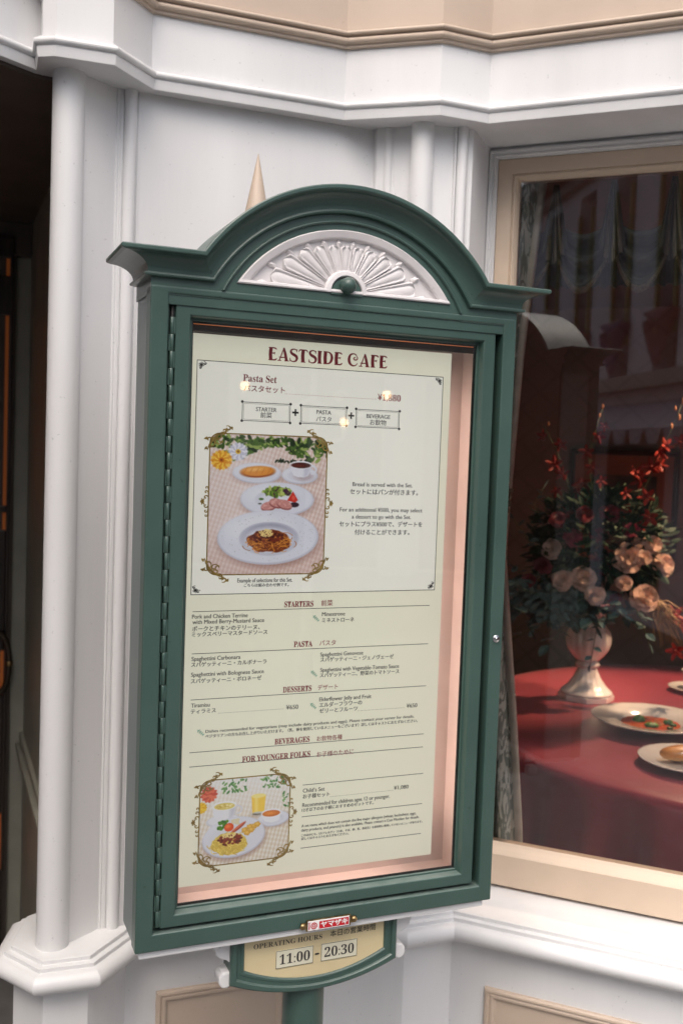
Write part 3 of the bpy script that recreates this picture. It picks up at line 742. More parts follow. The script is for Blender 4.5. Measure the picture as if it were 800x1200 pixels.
# ================================================================== the menu sheet
poster = thing('menu_poster', 'cream cafe menu sheet with burgundy headings and two food photographs inside the green case', 'menu', tuple(WM['menu_case'] @ Vector((0, .060, 0))), aL)
PX0, PX1, PZ0, PZ1 = .0715, .503, .0625, .8960
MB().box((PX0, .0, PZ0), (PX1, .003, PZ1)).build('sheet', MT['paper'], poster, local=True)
YP = -.00045
MT['edge'] = material('sheet_edge_shadow_gap', (.05, .03, .02), .6)
MB().box((PX0 + .002, .003, PZ0 + .002), (PX1 - .002, .006, PZ1 - .002)).build('backing_board', MT['edge'], poster, local=True)
def rect(mb, x0, z0, x1, z1, y): mb.add([(x0, y, z0), (x1, y, z0), (x1, y, z1), (x0, y, z1)], [(0, 1, 2, 3)]); return mb
def outline(mb, x0, z0, x1, z1, w_, y):
    rect(mb, x0, z0, x1, z0 + w_, y); rect(mb, x0, z1 - w_, x1, z1, y); rect(mb, x0, z0 + w_, x0 + w_, z1 - w_, y); rect(mb, x1 - w_, z0 + w_, x1, z1 - w_, y)
FX0, FX1, FZ0, FZ1 = .0815, .4895, .5085, .8575
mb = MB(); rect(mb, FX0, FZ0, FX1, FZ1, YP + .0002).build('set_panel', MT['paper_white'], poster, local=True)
mb = MB(); outline(mb, FX0, FZ0, FX1, FZ1, .0011, YP); mb.build('panel_outline', MT['ink'], poster, local=True)
def stroke(mb, pts, w_, y):
    ws = w_ if isinstance(w_, (list, tuple)) else [w_] * len(pts); L_, R__ = [], []
    for i, p in enumerate(pts):
        a = pts[max(0, i - 1)]; c = pts[min(len(pts) - 1, i + 1)]; d = Vector((c[0] - a[0], c[1] - a[1]))
        if d.length < 1e-9: d = Vector((1, 0))
        d.normalize(); n = Vector((-d.y, d.x)) * ws[i] / 2
        L_.append((p[0] + n.x, y, p[1] + n.y)); R__.append((p[0] - n.x, y, p[1] - n.y))
    mb.sheet([L_, R__], False); return mb
def spiral(cx, cz, r0, a0, turns, dirn, n=18, grow=.18):
    return [(cx + r0 * math.exp(-t * 2.2) * math.cos(a0 + dirn * t * turns * 2 * PI), cz + r0 * math.exp(-t * 2.2) * math.sin(a0 + dirn * t * turns * 2 * PI)) for t in [i / n for i in range(n + 1)]]
# little leaf knots in the corners of the outline
for cx, sx in ((FX0 + .003, 1), (FX1 - .003, -1)):
    for cz, sz in ((FZ0 + .003, 1), (FZ1 - .003, -1)):
        mb = MB()
        for k in range(4):
            for (ex, ez, q_) in ((.0040, .0040, 0), (.0085, .0020, 1), (.0020, .0085, 2)):
                if q_ and k > 1: continue
                a = k * PI / 2 + .4 * q_
                stroke(mb, spiral(cx + sx * ex, cz + sz * ez, .0040 - .0005 * q_, a, .9, sx * sz), [.0009] * 10 + [.0012] * 9, YP - .0001 * (q_ + 1) - .00002 * k)
        mb.build('corner_ornament', MT['ink'], poster, local=True)
TEXT = [
('EASTSIDE CAFE','T',182.0,380.4,866.3),
('Pasta Set','r',152.5,205.5,830.3),
('パスタセット','rj',154.1,219.0,815.0),
('¥1,880','r',373.8,414.2,813.6),
('STARTER','s',174.0,206.5,786.5),
('前菜','J',181.4,199.7,776.6),
('PASTA','s',271.6,295.6,786.9),
('パスタ','J',271.2,296.8,775.5),
('BEVERAGE','s',355.8,396.7,784.9),
('お飲物','J',362.2,390.4,773.9),
('+','b',231.9,242.3,780.4),
('+','b',324.6,334.8,780.2),
('Example of selections for this Set.','s',153.0,240.8,526.4),
('こちらは組み合わせ例です。','j',163.6,235.4,519.2),
('Bread is served with the Set.','s',336.3,441.0,676.7),
('セットにはパンが付きます。','j',332.1,451.4,663.7),
('For an additional ¥500, you may select','s',316.2,460.4,636.5),
('a dessert to go with the Set.','s',337.0,440.5,625.4),
('セットにプラス¥500で、デザートを','j',315.9,461.5,612.6),
('付けることができます。','j',342.7,438.9,599.5),
('STARTERS','h',229.5,277.5,486.9),
('前菜','hj',290.4,309.9,487.0),
('Pork and Chicken Terrine','s',84.7,170.9,473.0),
('with Mixed Berry-Mustard Sauce','s',85.6,197.4,464.8),
('ポークとチキンのテリーヌ、','j',85.2,190.6,453.7),
('ミックスベリーマスタードソース','j',84.9,203.2,445.5),
('Minestrone','s',292.4,331.3,471.1),
('ミネストローネ','j',292.8,347.3,461.1),
('PASTA','h',247.1,278.0,423.8),
('パスタ','hj',289.8,317.4,424.1),
('Spaghettini Carbonara','s',85.7,161.3,409.1),
('スパゲッティーニ・カルボナーラ','j',85.2,203.4,399.7),
('Spaghettini with Bolognese Sauce','s',85.6,199.4,385.2),
('スパゲッティーニ・ボロネーゼ','j',85.3,195.9,374.7),
('Spaghettini Genovese','s',291.9,365.2,407.0),
('スパゲッティーニ・ジェノヴェーゼ','j',292.2,419.3,398.0),
('Spaghettini with Vegetable-Tomato Sauce','s',292.8,429.5,382.3),
('スパゲッティーニ、野菜のトマトソース','j',292.3,430.3,373.2),
('DESSERTS','h',231.8,279.1,352.9),
('デザート','hj',289.6,323.7,353.4),
('Tiramisu','s',86.9,115.4,338.2),
('ティラミス','j',86.6,125.2,328.4),
('¥650','s',237.9,257.7,325.6),
('Elderflower Jelly and Fruit','s',292.8,382.3,335.2),
('エルダーフラワーの','j',293.2,366.3,325.5),
('ゼリーとフルーツ','j',293.5,359.1,316.3),
('¥650','s',446.4,465.5,315.1),
('Dishes recommended for vegetarians (may include dairy products and eggs). Please contact your server for details.','s',110.2,460.9,298.0),
('ベジタリアンの方もお召し上がりいただけます。（乳、卵を使用しているメニューもございます）詳しくはキャストにおたずねください。','j',110.0,467.5,289.8),
('BEVERAGES','h',220.8,278.8,271.6),
('お飲物各種','hj',290.9,334.4,271.1),
('FOR YOUNGER FOLKS','h',169.2,280.8,247.9),
('お子様のために','hj',291.8,355.3,245.6),
('Child’s Set','s',270.5,307.2,190.3),
('お子様セット','j',270.8,316.0,180.4),
('¥1,080','s',429.4,455.8,179.7),
('Recommended for children ages 12 or younger.','s',270.4,422.2,167.0),
('12才以下のお子様におすすめのセットです。','j',270.0,393.5,159.1),
('A set menu which does not contain the five major allergens (wheat, buckwheat, eggs,','s',270.1,471.6,134.3),
('dairy products, and peanuts) is also available. Please contact a Cast Member for details.','s',270.1,477.6,127.4),
('このほかにも、5大アレルゲン（小麦、そば、卵、乳、落花生）を原材料に使用していないメニューがあります。','j',270.4,483.9,119.0),
('詳しくはキャストにおたずねください。','j',270.6,351.6,113.4),
]
STY = {'T': ('ink_red', 'title'), 'r': ('ink_red', 'lettering'), 'rj': ('ink_red', 'lettering'), 'h': ('ink_red', 'heading'), 'hj': ('ink_red', 'heading'),
       's': ('ink', 'lettering'), 'j': ('ink', 'lettering'), 'J': ('ink', 'lettering'), 'b': ('ink', 'plus_sign')}
for body, st, x0, x1, z in TEXT:
    if st == 'T': continue
    mk, nm = STY[st]; off = {'T': .010, 'h': .014, 'hj': .007, 'rj': .012, 'r': .004, 's': .0, 'j': .004, 'J': .006, 'b': .03}[st]
    if st in ('T', 'h', 'r'): body = B_(body)
    ys = None
    if st == 'T': ys = .0275
    if st == 'h': ys = .0126
    if st == 's' and len(body) < 60 and x1 - x0 > 20: ys = .0090
    elif st == 's' and len(body) >= 60: ys = .0064
    if st == 'r': ys = .0150 if 'P' in body or chr(0x1D40F) in body else .0140
    letters(nm, body, x0 / 1000, x1 / 1000, z / 1000, YP - .0002, MT[mk], poster, off=off, ys=ys, fat=.00028 if st in 'sj' else 0)
# title in decorative capitals: heavy stems, thin curled arms
def cap(ch):
    T_, t_ = .25, .08
    if ch == 'E': return .62, [([(.22, 0), (.18, .5), (.22, 1)], T_), ([(.05, .965), (.35, .965), (.52, .93), (.60, .84)], [.06, .09, .10, .04]), ([(.05, .035), (.35, .035), (.53, .07), (.62, .18)], [.06, .09, .11, .04]), ([(.2, .56), (.40, .56), (.50, .63)], [.07, .08, .05]), ([(.40, .56), (.50, .48)], [.07, .04])]
    if ch == 'F': return .60, [([(.22, 0), (.18, .5), (.22, 1)], T_), ([(.05, .965), (.35, .965), (.54, .93), (.62, .82)], [.06, .09, .11, .04]), ([(.2, .54), (.40, .54), (.50, .62)], [.07, .08, .05]), ([(.40, .54), (.50, .45)], [.07, .04]), ([(.05, .03), (.38, .03)], .06)]
    if ch == 'A': return .78, [([(.42, 1.02), (.52, .6), (.64, 0)], [.12, .20, .21]), ([(.42, 1.0), (.28, .5), (.13, .03)], [.06, .08, .08]), ([(.0, .03), (.27, .03)], .06), ([(.48, .03), (.80, .03)], .06), ([(.10, .30), (.25, .27), (.56, .30)], [.05, .08, .07])]
    if ch == 'S': return .58, [([(.50, .80), (.46, .93), (.30, .98), (.13, .90), (.10, .75), (.18, .62), (.34, .53), (.48, .42), (.52, .25), (.44, .08), (.27, .02), (.10, .08), (.04, .25)], [.05, .07, .08, .12, .17, .19, .20, .20, .18, .12, .08, .07, .05]), ([(.52, .98), (.50, .76)], .05), ([(.04, .02), (.04, .28)], .05)]
    if ch == 'T': return .66, [([(.33, 0), (.30, .5), (.33, 1)], T_), ([(.02, .80), (.10, .95), (.33, .965), (.56, .95), (.64, .80)], [.05, .09, .08, .09, .05]), ([(.18, .03), (.50, .03)], .06)]
    if ch == 'I': return .34, [([(.17, 0), (.15, .5), (.17, 1)], T_), ([(.02, .965), (.32, .965)], .06), ([(.02, .03), (.32, .03)], .06)]
    if ch == 'D': return .74, [([(.20, 0), (.17, .5), (.20, 1)], T_), ([(.04, .965), (.30, .965), (.52, .88), (.63, .68), (.65, .48), (.60, .26), (.48, .10), (.28, .035), (.04, .035)], [.06, .07, .11, .18, .20, .18, .12, .07, .06])]
    if ch == 'C': return .78, [([(.66, .78), (.56, .93), (.40, .97), (.22, .90), (.12, .70), (.10, .45), (.16, .22), (.30, .07), (.48, .03), (.64, .12), (.72, .26)], [.05, .08, .09, .13, .19, .21, .19, .13, .09, .07, .04]), ([(.66, .78), (.72, .62), (.62, .50), (.48, .52), (.44, .62), (.52, .70), (.58, .64)], [.05, .08, .09, .09, .08, .06, .05])]
    return .30, []
word = 'EASTSIDE CAFE'; wd_ = [cap(c)[0] + .045 for c in word]; tw = sum(wd_); tx0, tx1, tz, th = .1900, .3889, .8643, .0196
kx = (tx1 - tx0) / tw; px_ = tx0
for c, w_ in zip(word, wd_):
    st_ = cap(c)[1]
    if st_:
        mb = MB()
        for si, (pts, ww) in enumerate(st_):
            v_ = [Vector((px_ + x * kx, tz + z * th, 0)) for x, z in pts]
            n_ = len(v_); fine, fw_ = [], []
            wl_ = ww if isinstance(ww, list) else [ww] * n_
            for i in range(n_ - 1):       # Catmull-Rom smoothing
                p0, p1, p2, p3 = v_[max(0, i - 1)], v_[i], v_[i + 1], v_[min(n_ - 1, i + 2)]
                for q in range(5):
                    t = q / 5; pt = .5 * ((2 * p1) + (p2 - p0) * t + (2 * p0 - 5 * p1 + 4 * p2 - p3) * t * t + (3 * p1 - 3 * p2 + p3 - p0) * t ** 3)
                    fine.append((pt.x, pt.y)); fw_.append((wl_[i] * (1 - t) + wl_[i + 1] * t) * th * 1.12)
            fine.append((v_[-1].x, v_[-1].y)); fw_.append(wl_[-1] * th * 1.12)
            stroke(mb, fine, fw_, YP - .0002 - .00003 * si)
        mb.build('title_letter', MT['ink_red'], poster, local=True)
    px_ += w_ * kx
def dots(mb, x0, x1, z, step=.0024, r=.0004):
    x = x0
    while x < x1: rect(mb, x, z, x + r * 2, z + r * 2, YP - .0002); x += step
    return mb
for x0, x1, z in ((.2196, .3715, .8146), (.1292, .2340, .3266), (.3599, .4430, .3153), (.3173, .4280, .1788)):
    dots(MB(), x0, x1, z).build('dot_leader', MT['ink'] if z < .8 else MT['ink_red'], poster, local=True)
for x0, x1, z in ((.0855, .4812, .4835), (.0858, .4812, .4198), (.0862, .4808, .3498), (.0865, .4802, .2692), (.0868, .4795, .2473),
                  (.2700, .4821, .2025), (.2703, .4823, .1513), (.2700, .4824, .1006)):
    rect(MB(), x0, z - .00045, x1, z + .00045, YP).build('rule_line', MT['ink'], poster, local=True)
def boxed(x0, z0, x1, z1):
    mb = MB(); outline(mb, x0, z0, x1, z1, .0009, YP); outline(mb, x0 + .0022, z0 + .0022, x1 - .0022, z1 - .0022, .0004, YP - .0001)
    for x in (x0, x1):
        for z in (z0, z1):
            mb.add([(x + .0022 * math.cos(t * PI / 4), YP - .0002, z + .0022 * math.sin(t * PI / 4)) for t in range(8)], [tuple(range(8))])
    mb.build('box_outline', MT['ink'], poster, local=True)
boxed(0.1524, 0.7711, 0.2290, 0.7997)
boxed(0.2456, 0.7711, 0.3222, 0.7990)
boxed(0.3377, 0.7698, 0.4133, 0.7981)
for x, z in ((.2825, .4685), (.2822, .3808), (.2827, .3292), (.1026, .2997)):      # small green leaf marks
    mb = MB()
    for k in range(4):
        for s in (-1, 1):
            bx, bz = x - .0038 + .0024 * k, z + .0030 - .0022 * k; a = -.75 + s * .9; l = .0040 - .0004 * k
            mb.add([(bx, YP - .0002 - .00002 * k, bz), (bx + l * .6 * math.cos(a + .35), YP - .0002 - .00002 * k, bz + l * .6 * math.sin(a + .35)), (bx + l * math.cos(a), YP - .0002 - .00002 * k, bz + l * math.sin(a)), (bx + l * .6 * math.cos(a - .35), YP - .0002 - .00002 * k, bz + l * .6 * math.sin(a - .35))], [(0, 1, 2, 3)])
    stroke(mb, [(x - .005, z + .004), (x + .005, z - .005)], .0007, YP - .0003)
    mb.build('leaf_mark', MT['ink_green'], poster, local=True)

# ---- printed food photographs: colour laid into a fine mesh of the print
class Canvas:
    def __init__(s, w, h):
        s.w, s.h = w, h; s.a = np.ones((h, w, 3)) * .9
        s.Y, s.X = np.mgrid[0:h, 0:w]; s.X = (s.X + .5) / w; s.Y = (s.Y + .5) / h * (h / w)
        s.rng = np.random.default_rng(4); s.nz = {}
    def noise(s, f, seed=0):
        k = (f, seed)
        if k not in s.nz:
            r = np.random.default_rng(seed + 77); n = int(f) + 3; g = r.random((int(n * s.h / s.w) + 4, n))
            x = s.X * f; y = s.Y * f; xi = x.astype(int); yi = y.astype(int); fx = x - xi; fy = y - yi
            fx = fx * fx * (3 - 2 * fx); fy = fy * fy * (3 - 2 * fy)
            s.nz[k] = (g[yi, xi] * (1 - fx) + g[yi, xi + 1] * fx) * (1 - fy) + (g[yi + 1, xi] * (1 - fx) + g[yi + 1, xi + 1] * fx) * fy
        return s.nz[k]
    def blend(s, m, c):
        c = np.array(c) / 255. if not isinstance(c, np.ndarray) else c
        m = np.clip(m, 0, 1)[..., None]; s.a = s.a * (1 - m) + c * m
    def ell(s, cx, cy, rx, ry, rot=0, soft=.006, wob=0, seed=1):
        dx, dy = s.X - cx, s.Y - cy; c, t = math.cos(rot), math.sin(rot); u, v = (dx * c + dy * t) / rx, (-dx * t + dy * c) / ry
        d = np.sqrt(u * u + v * v)
        if wob: d = d + (s.noise(24, seed) - .5) * wob
        return np.clip((1 - d) * min(rx, ry) / soft + .5, 0, 1)
    def e(s, col, *a, alpha=1, **k): s.blend(s.ell(*a, **k) * alpha, col)
    def poly(s, col, pts, soft=.006):
        m = np.ones_like(s.X)
        for i in range(len(pts)):
            (x0, y0), (x1, y1) = pts[i], pts[(i + 1) % len(pts)]; l = math.hypot(x1 - x0, y1 - y0)
            d = ((x1 - x0) * (s.Y - y0) - (y1 - y0) * (s.X - x0)) / l; m = np.minimum(m, np.clip(d / soft + .5, 0, 1))
        s.blend(m, col)
    def strand(s, col, cx, cy, r, a0, a1, wd, sy=.5, alpha=1):
        dx, dy = s.X - cx, (s.Y - cy) / sy; d = np.abs(np.hypot(dx, dy) - r); an = np.arctan2(dy, dx)
        m = np.clip((wd - d) / .004 + .5, 0, 1) * (np.cos(an - (a0 + a1) / 2) > math.cos((a1 - a0) / 2)); s.blend(m * alpha, col)
    def plate(s, cx, cy, rx, ry, rot=0, well=.62):
        s.e((150, 110, 100), cx + .012, cy + ry * .16, rx * 1.0, ry * 1.0, rot, soft=.05, alpha=.55)
        s.e((196, 196, 212), cx, cy + .004, rx, ry, rot); s.e((222, 223, 236), cx - .003, cy - .004, rx * .975, ry * .965, rot, soft=.012)
        s.e((236, 237, 246), cx - rx * .25, cy - ry * .3, rx * .62, ry * .5, rot, soft=.08, alpha=.7)
        if well: s.e((196, 197, 214), cx, cy + .004, rx * well, ry * well, rot, soft=.02); s.e((226, 227, 238), cx, cy + .010, rx * well * .94, ry * well * .9, rot, soft=.03)
    def cloth(s, a, b, f, ang):
        t = s.X * math.cos(ang) + s.Y * math.sin(ang); q = s.X * math.sin(ang) - s.Y * math.cos(ang)
        st = .5 + .5 * np.sin(t * f); s2 = .5 + .5 * np.sin(q * f * .8)
        m = np.clip(st * .7 + s2 * .35, 0, 1)[..., None]; s.a = np.array(a) / 255. * (1 - m) + np.array(b) / 255. * m
    def leaf(s, x, y, l, a, col):
        s.e(col, x, y, l, l * .48, a, soft=.006); 
def photo_one():
    c = Canvas(210, 250); r = c.rng
    c.cloth((236, 222, 220), (214, 184, 172), 190, .30)
    c.blend((c.Y - .5) * .35, (196, 150, 140)); c.blend(c.ell(.15, .55, .5, .5, soft=.5) * .3, (246, 238, 240))
    for i in range(330):       # ivy garland
        x = r.random() * 1.05 - .02; y = .02 + r.random() ** .8 * (.13 + .06 * math.sin(x * 9)); g = r.random()
        if x < .12 and y > .12: continue
        c.leaf(x, y, .016 + .018 * r.random(), r.random() * 6.3, (26 + 70 * g, 44 + 90 * g, 18 + 30 * g) if g < .8 else (150, 170, 90))
    for i in range(26): c.leaf(.55 + .3 * r.random(), .20 + .025 * r.random(), .014, r.random() * 6, (24, 40, 18))
    for (fx, fy, R, c1, c2) in ((.235, .150, .085, (232, 230, 240), (196, 196, 216)), (.10, .225, .092, (248, 200, 80), (226, 150, 40))):
        for ring_ in (1, .75):
            for k in range(18):
                a = k * PI / 9 + ring_; c.leaf(fx + math.cos(a) * R * .55 * ring_, fy + math.sin(a) * R * .5 * ring_, R * .42 * ring_, a, c1 if (k + int(ring_ * 4)) % 2 else c2)
        c.e((214, 120, 30) if c1[2] < 100 else (226, 190, 60), fx, fy, R * .26, R * .24); c.e((120, 50, 16), fx, fy, R * .13, R * .12, alpha=.7)
    c.plate(.40, .325, .205, .085, well=.66)
    c.e((150, 70, 20), .405, .318, .142, .046, -.06, soft=.012); c.e((226, 148, 62), .405, .308, .140, .042, -.06, soft=.014); c.e((248, 196, 120), .375, .296, .075, .014, -.1, soft=.02, alpha=.8)
    for k in range(5): c.e((196, 108, 36), .30 + .05 * k, .305, .006, .03, .5, alpha=.4)
    c.plate(.765, .335, .155, .072, well=.6)
    c.e((150, 120, 120), .80, .345, .08, .035, soft=.03, alpha=.5)
    c.poly((232, 232, 242), [(.675, .245), (.870, .245), (.838, .335), (.800, .352), (.745, .352), (.706, .335)]); c.poly((204, 204, 220), [(.80, .25), (.868, .25), (.836, .335), (.80, .352)], soft=.03)
    for t in np.linspace(-1.6, 1.6, 26): c.e((222, 222, 234), .868 + .036 * math.cos(t), .285 + .034 * math.sin(t), .008, .008)
    c.e((240, 240, 248), .772, .245, .098, .034); c.e((64, 20, 16), .772, .249, .084, .025); c.e((120, 50, 36), .755, .252, .05, .012, soft=.02, alpha=.7)
    c.plate(.58, .545, .315, .145, well=.58)
    for i in range(120):
        g = r.random(); a = r.random() * 6.3; q = r.random() ** .6; c.leaf(.575 + math.cos(a) * .115 * q, .480 + math.sin(a) * .038 * q, .013 + .014 * r.random(), r.random() * 6, ((60 + 90 * g, 96 + 80 * g, 30 + 30 * g) if r.random() < .68 else (66, 26, 60)) if g < .85 else (186, 200, 110))
    c.poly((206, 48, 34), [(.66, .555), (.71, .475), (.755, .55), (.73, .57)]); c.e((240, 120, 96), .715, .53, .014, .02, alpha=.6)
    c.e((44, 18, 34), .725, .590, .040, .022)
    for i, (x, y, a) in enumerate(((.505, .600, -.22), (.575, .575, .18), (.640, .585, .30))):
        c.e((150, 84, 84), x, y + .012, .066, .036, a); c.e((204, 138, 132), x, y, .066, .035, a, wob=.1, seed=i)
        m = c.ell(x, y, .06, .03, a) * (c.noise(60, 5) > .62); c.blend(m * .6, (236, 186, 178))
    c.e((70, 110, 40), .44, .545, .02, .010); c.e((60, 60, 50), .43, .585, .014, .006)
    c.plate(.515, .870, .432, .232, -.02, well=.56)
    c.e((160, 160, 180), .520, .885, .238, .135, soft=.03); c.e((214, 215, 228), .520, .900, .225, .118, soft=.04)
    for i in range(60):
        a = r.random() * 6.3; q = .62 + .3 * r.random(); c.e((150, 150, 150), .515 + .432 * q * math.cos(a), .87 + .232 * q * math.sin(a), .003, .003, alpha=.6)
    c.e((120, 52, 20), .52, .905, .185, .095, wob=.2)
    for i in range(150):
        x, y = .52 + .17 * (r.random() * 2 - 1), .915 + .075 * (r.random() * 2 - 1)
        if ((x - .52) / .18) ** 2 + ((y - .91) / .085) ** 2 > 1: continue
        g = r.random(); c.strand((150 + 90 * g, 80 + 80 * g, 26 + 40 * g), x, y, .02 + .05 * r.random(), (b0 := r.random() * 6.3 - PI), b0 + 1.6, .0035, .6)
    for i in range(90):
        a = r.random() * 6.3; q = r.random() ** .6; g = r.random(); c.e((70 + 60 * g, 20 + 26 * g, 12 + 10 * g), .50 + .14 * q * math.cos(a), .868 + .052 * q * math.sin(a), .012, .010, wob=.3, seed=i)
    for i in range(60):
        a = r.random() * 6.3; q = r.random() ** .6; c.e((240, 214, 140), .49 + .06 * q * math.cos(a), .835 + .03 * q * math.sin(a), .008, .005, r.random() * 3)
    return c
def photo_two():
    c = Canvas(190, 182); r = c.rng
    c.cloth((240, 236, 232), (218, 200, 176), 150, .25)
    c.blend(.8 - c.Y * 1.3, (240, 238, 240))
    for (bx, by, n_, w_) in ((.38, .08, 40, .13), (.80, .08, 36, .14), (.97, .30, 12, .05)):
        for i in range(n_):
            g = r.random(); c.leaf(bx + w_ * (r.random() * 2 - 1), by + .08 * (r.random() * 2 - 1), .012 + .014 * r.random(), r.random() * 6, (60 + 80 * g, 120 + 60 * g, 60 + 50 * g))
    for (fx, fy, R, c1, c2) in ((.10, .16, .10, (228, 120, 92), (206, 86, 66)), (.02, .30, .07, (246, 206, 60), (232, 176, 40))):
        for k in range(26): a = k * 2 * PI / 13 + k // 13; c.leaf(fx + math.cos(a) * R * (.55 if k < 13 else .3), fy + math.sin(a) * R * .5, R * .4, a, c1 if k % 2 else c2)
    c.e((214, 214, 224), .27, .47, .19, .075); c.e((232, 232, 240), .265, .46, .17, .06)
    c.poly((234, 234, 241), [(.14, .30), (.40, .30), (.385, .40), (.33, .475), (.20, .475), (.152, .40)]); c.poly((206, 206, 218), [(.33, .31), (.40, .31), (.385, .40), (.33, .475)], soft=.04)
    for t in np.linspace(-1.7, 1.5, 26): c.e((220, 220, 230), .405 + .055 * math.cos(t), .355 + .045 * math.sin(t), .008, .008)
    c.e((242, 242, 247), .272, .300, .132, .050); c.e((226, 206, 120), .272, .306, .112, .038)
    for i in range(18): c.e((244, 232, 170) if i % 2 else (206, 176, 80), .272 + .08 * (r.random() * 2 - 1), .306 + .022 * (r.random() * 2 - 1), .012, .007)
    c.e((150, 120, 100), .66, .44, .09, .03, soft=.04, alpha=.5)
    c.poly((248, 208, 86), [(.565, .225), (.725, .225), (.712, .42), (.58, .42)]); c.poly((252, 226, 130), [(.60, .235), (.64, .235), (.64, .41), (.61, .41)], soft=.03)
    c.e((250, 232, 150), .645, .226, .080, .024); c.e((120, 110, 96), .645, .428, .062, .016); c.e((206, 206, 200), .645, .415, .06, .010)
    c.plate(.82, .50, .175, .085, -.05, well=.6)
    c.poly((236, 236, 243), [(.68, .44), (.905, .43), (.88, .52), (.80, .545), (.72, .525)]); c.e((240, 240, 246), .793, .435, .115, .048); c.e((206, 110, 40), .793, .440, .098, .036); c.e((238, 150, 70), .78, .438, .06, .02, soft=.03)
    c.plate(.385, .660, .345, .225, -.10, well=.72)
    c.e((222, 223, 233), .385, .665, .30, .185, -.1, soft=.05)
    for i in range(40): g = r.random(); c.e((50 + 60 * g, 110 + 50 * g, 40), .26 + .05 * (r.random() * 2 - 1), .515 + .045 * (r.random() * 2 - 1), .016, .014)
    for i in range(24): c.e((226, 214, 180), .40 + .045 * (r.random() * 2 - 1), .495 + .03 * (r.random() * 2 - 1), .014, .010)
    c.e((226, 84, 34), .325, .545, .052, .048, .2, wob=.15); c.e((244, 130, 70), .315, .535, .028, .022, soft=.02)
    c.e((170, 66, 40), .43, .560, .095, .020, -.62); c.e((222, 120, 84), .428, .552, .088, .010, -.62)
    for (x, y) in ((.50, .595), (.555, .565), (.61, .56), (.53, .63), (.575, .60), (.64, .545)):
        for k in range(5): c.e((214, 160, 60), x + .022 * math.cos(k * 1.257), y + .018 * math.sin(k * 1.257), .016, .014)
        c.e((240, 196, 96), x - .004, y - .006, .020, .015, soft=.02)
    c.e((214, 184, 84), .335, .730, .195, .125, .03, wob=.15)
    for i in range(170):
        x, y = .335 + .19 * (r.random() * 2 - 1), .735 + .11 * (r.random() * 2 - 1)
        if ((x - .335) / .19) ** 2 + ((y - .735) / .115) ** 2 > 1: continue
        g = r.random(); c.strand((200 + 50 * g, 160 + 70 * g, 50 + 80 * g), x, y, .03 + .05 * r.random(), (b0 := r.random() * 6.3 - PI), b0 + 1.5, .0045, .6)
    for i in range(90):
        a = r.random() * 6.3; q = r.random() ** .6; g = r.random(); c.e((84 + 70 * g, 30 + 26 * g, 18 + 14 * g), .345 + .13 * q * math.cos(a), .685 + .065 * q * math.sin(a), .015, .012, wob=.3, seed=i)
    for i in range(50): c.e((244, 222, 150), .33 + .07 * (r.random() * 2 - 1), .640 + .024 * (r.random() * 2 - 1), .009, .006, r.random() * 3)
    return c
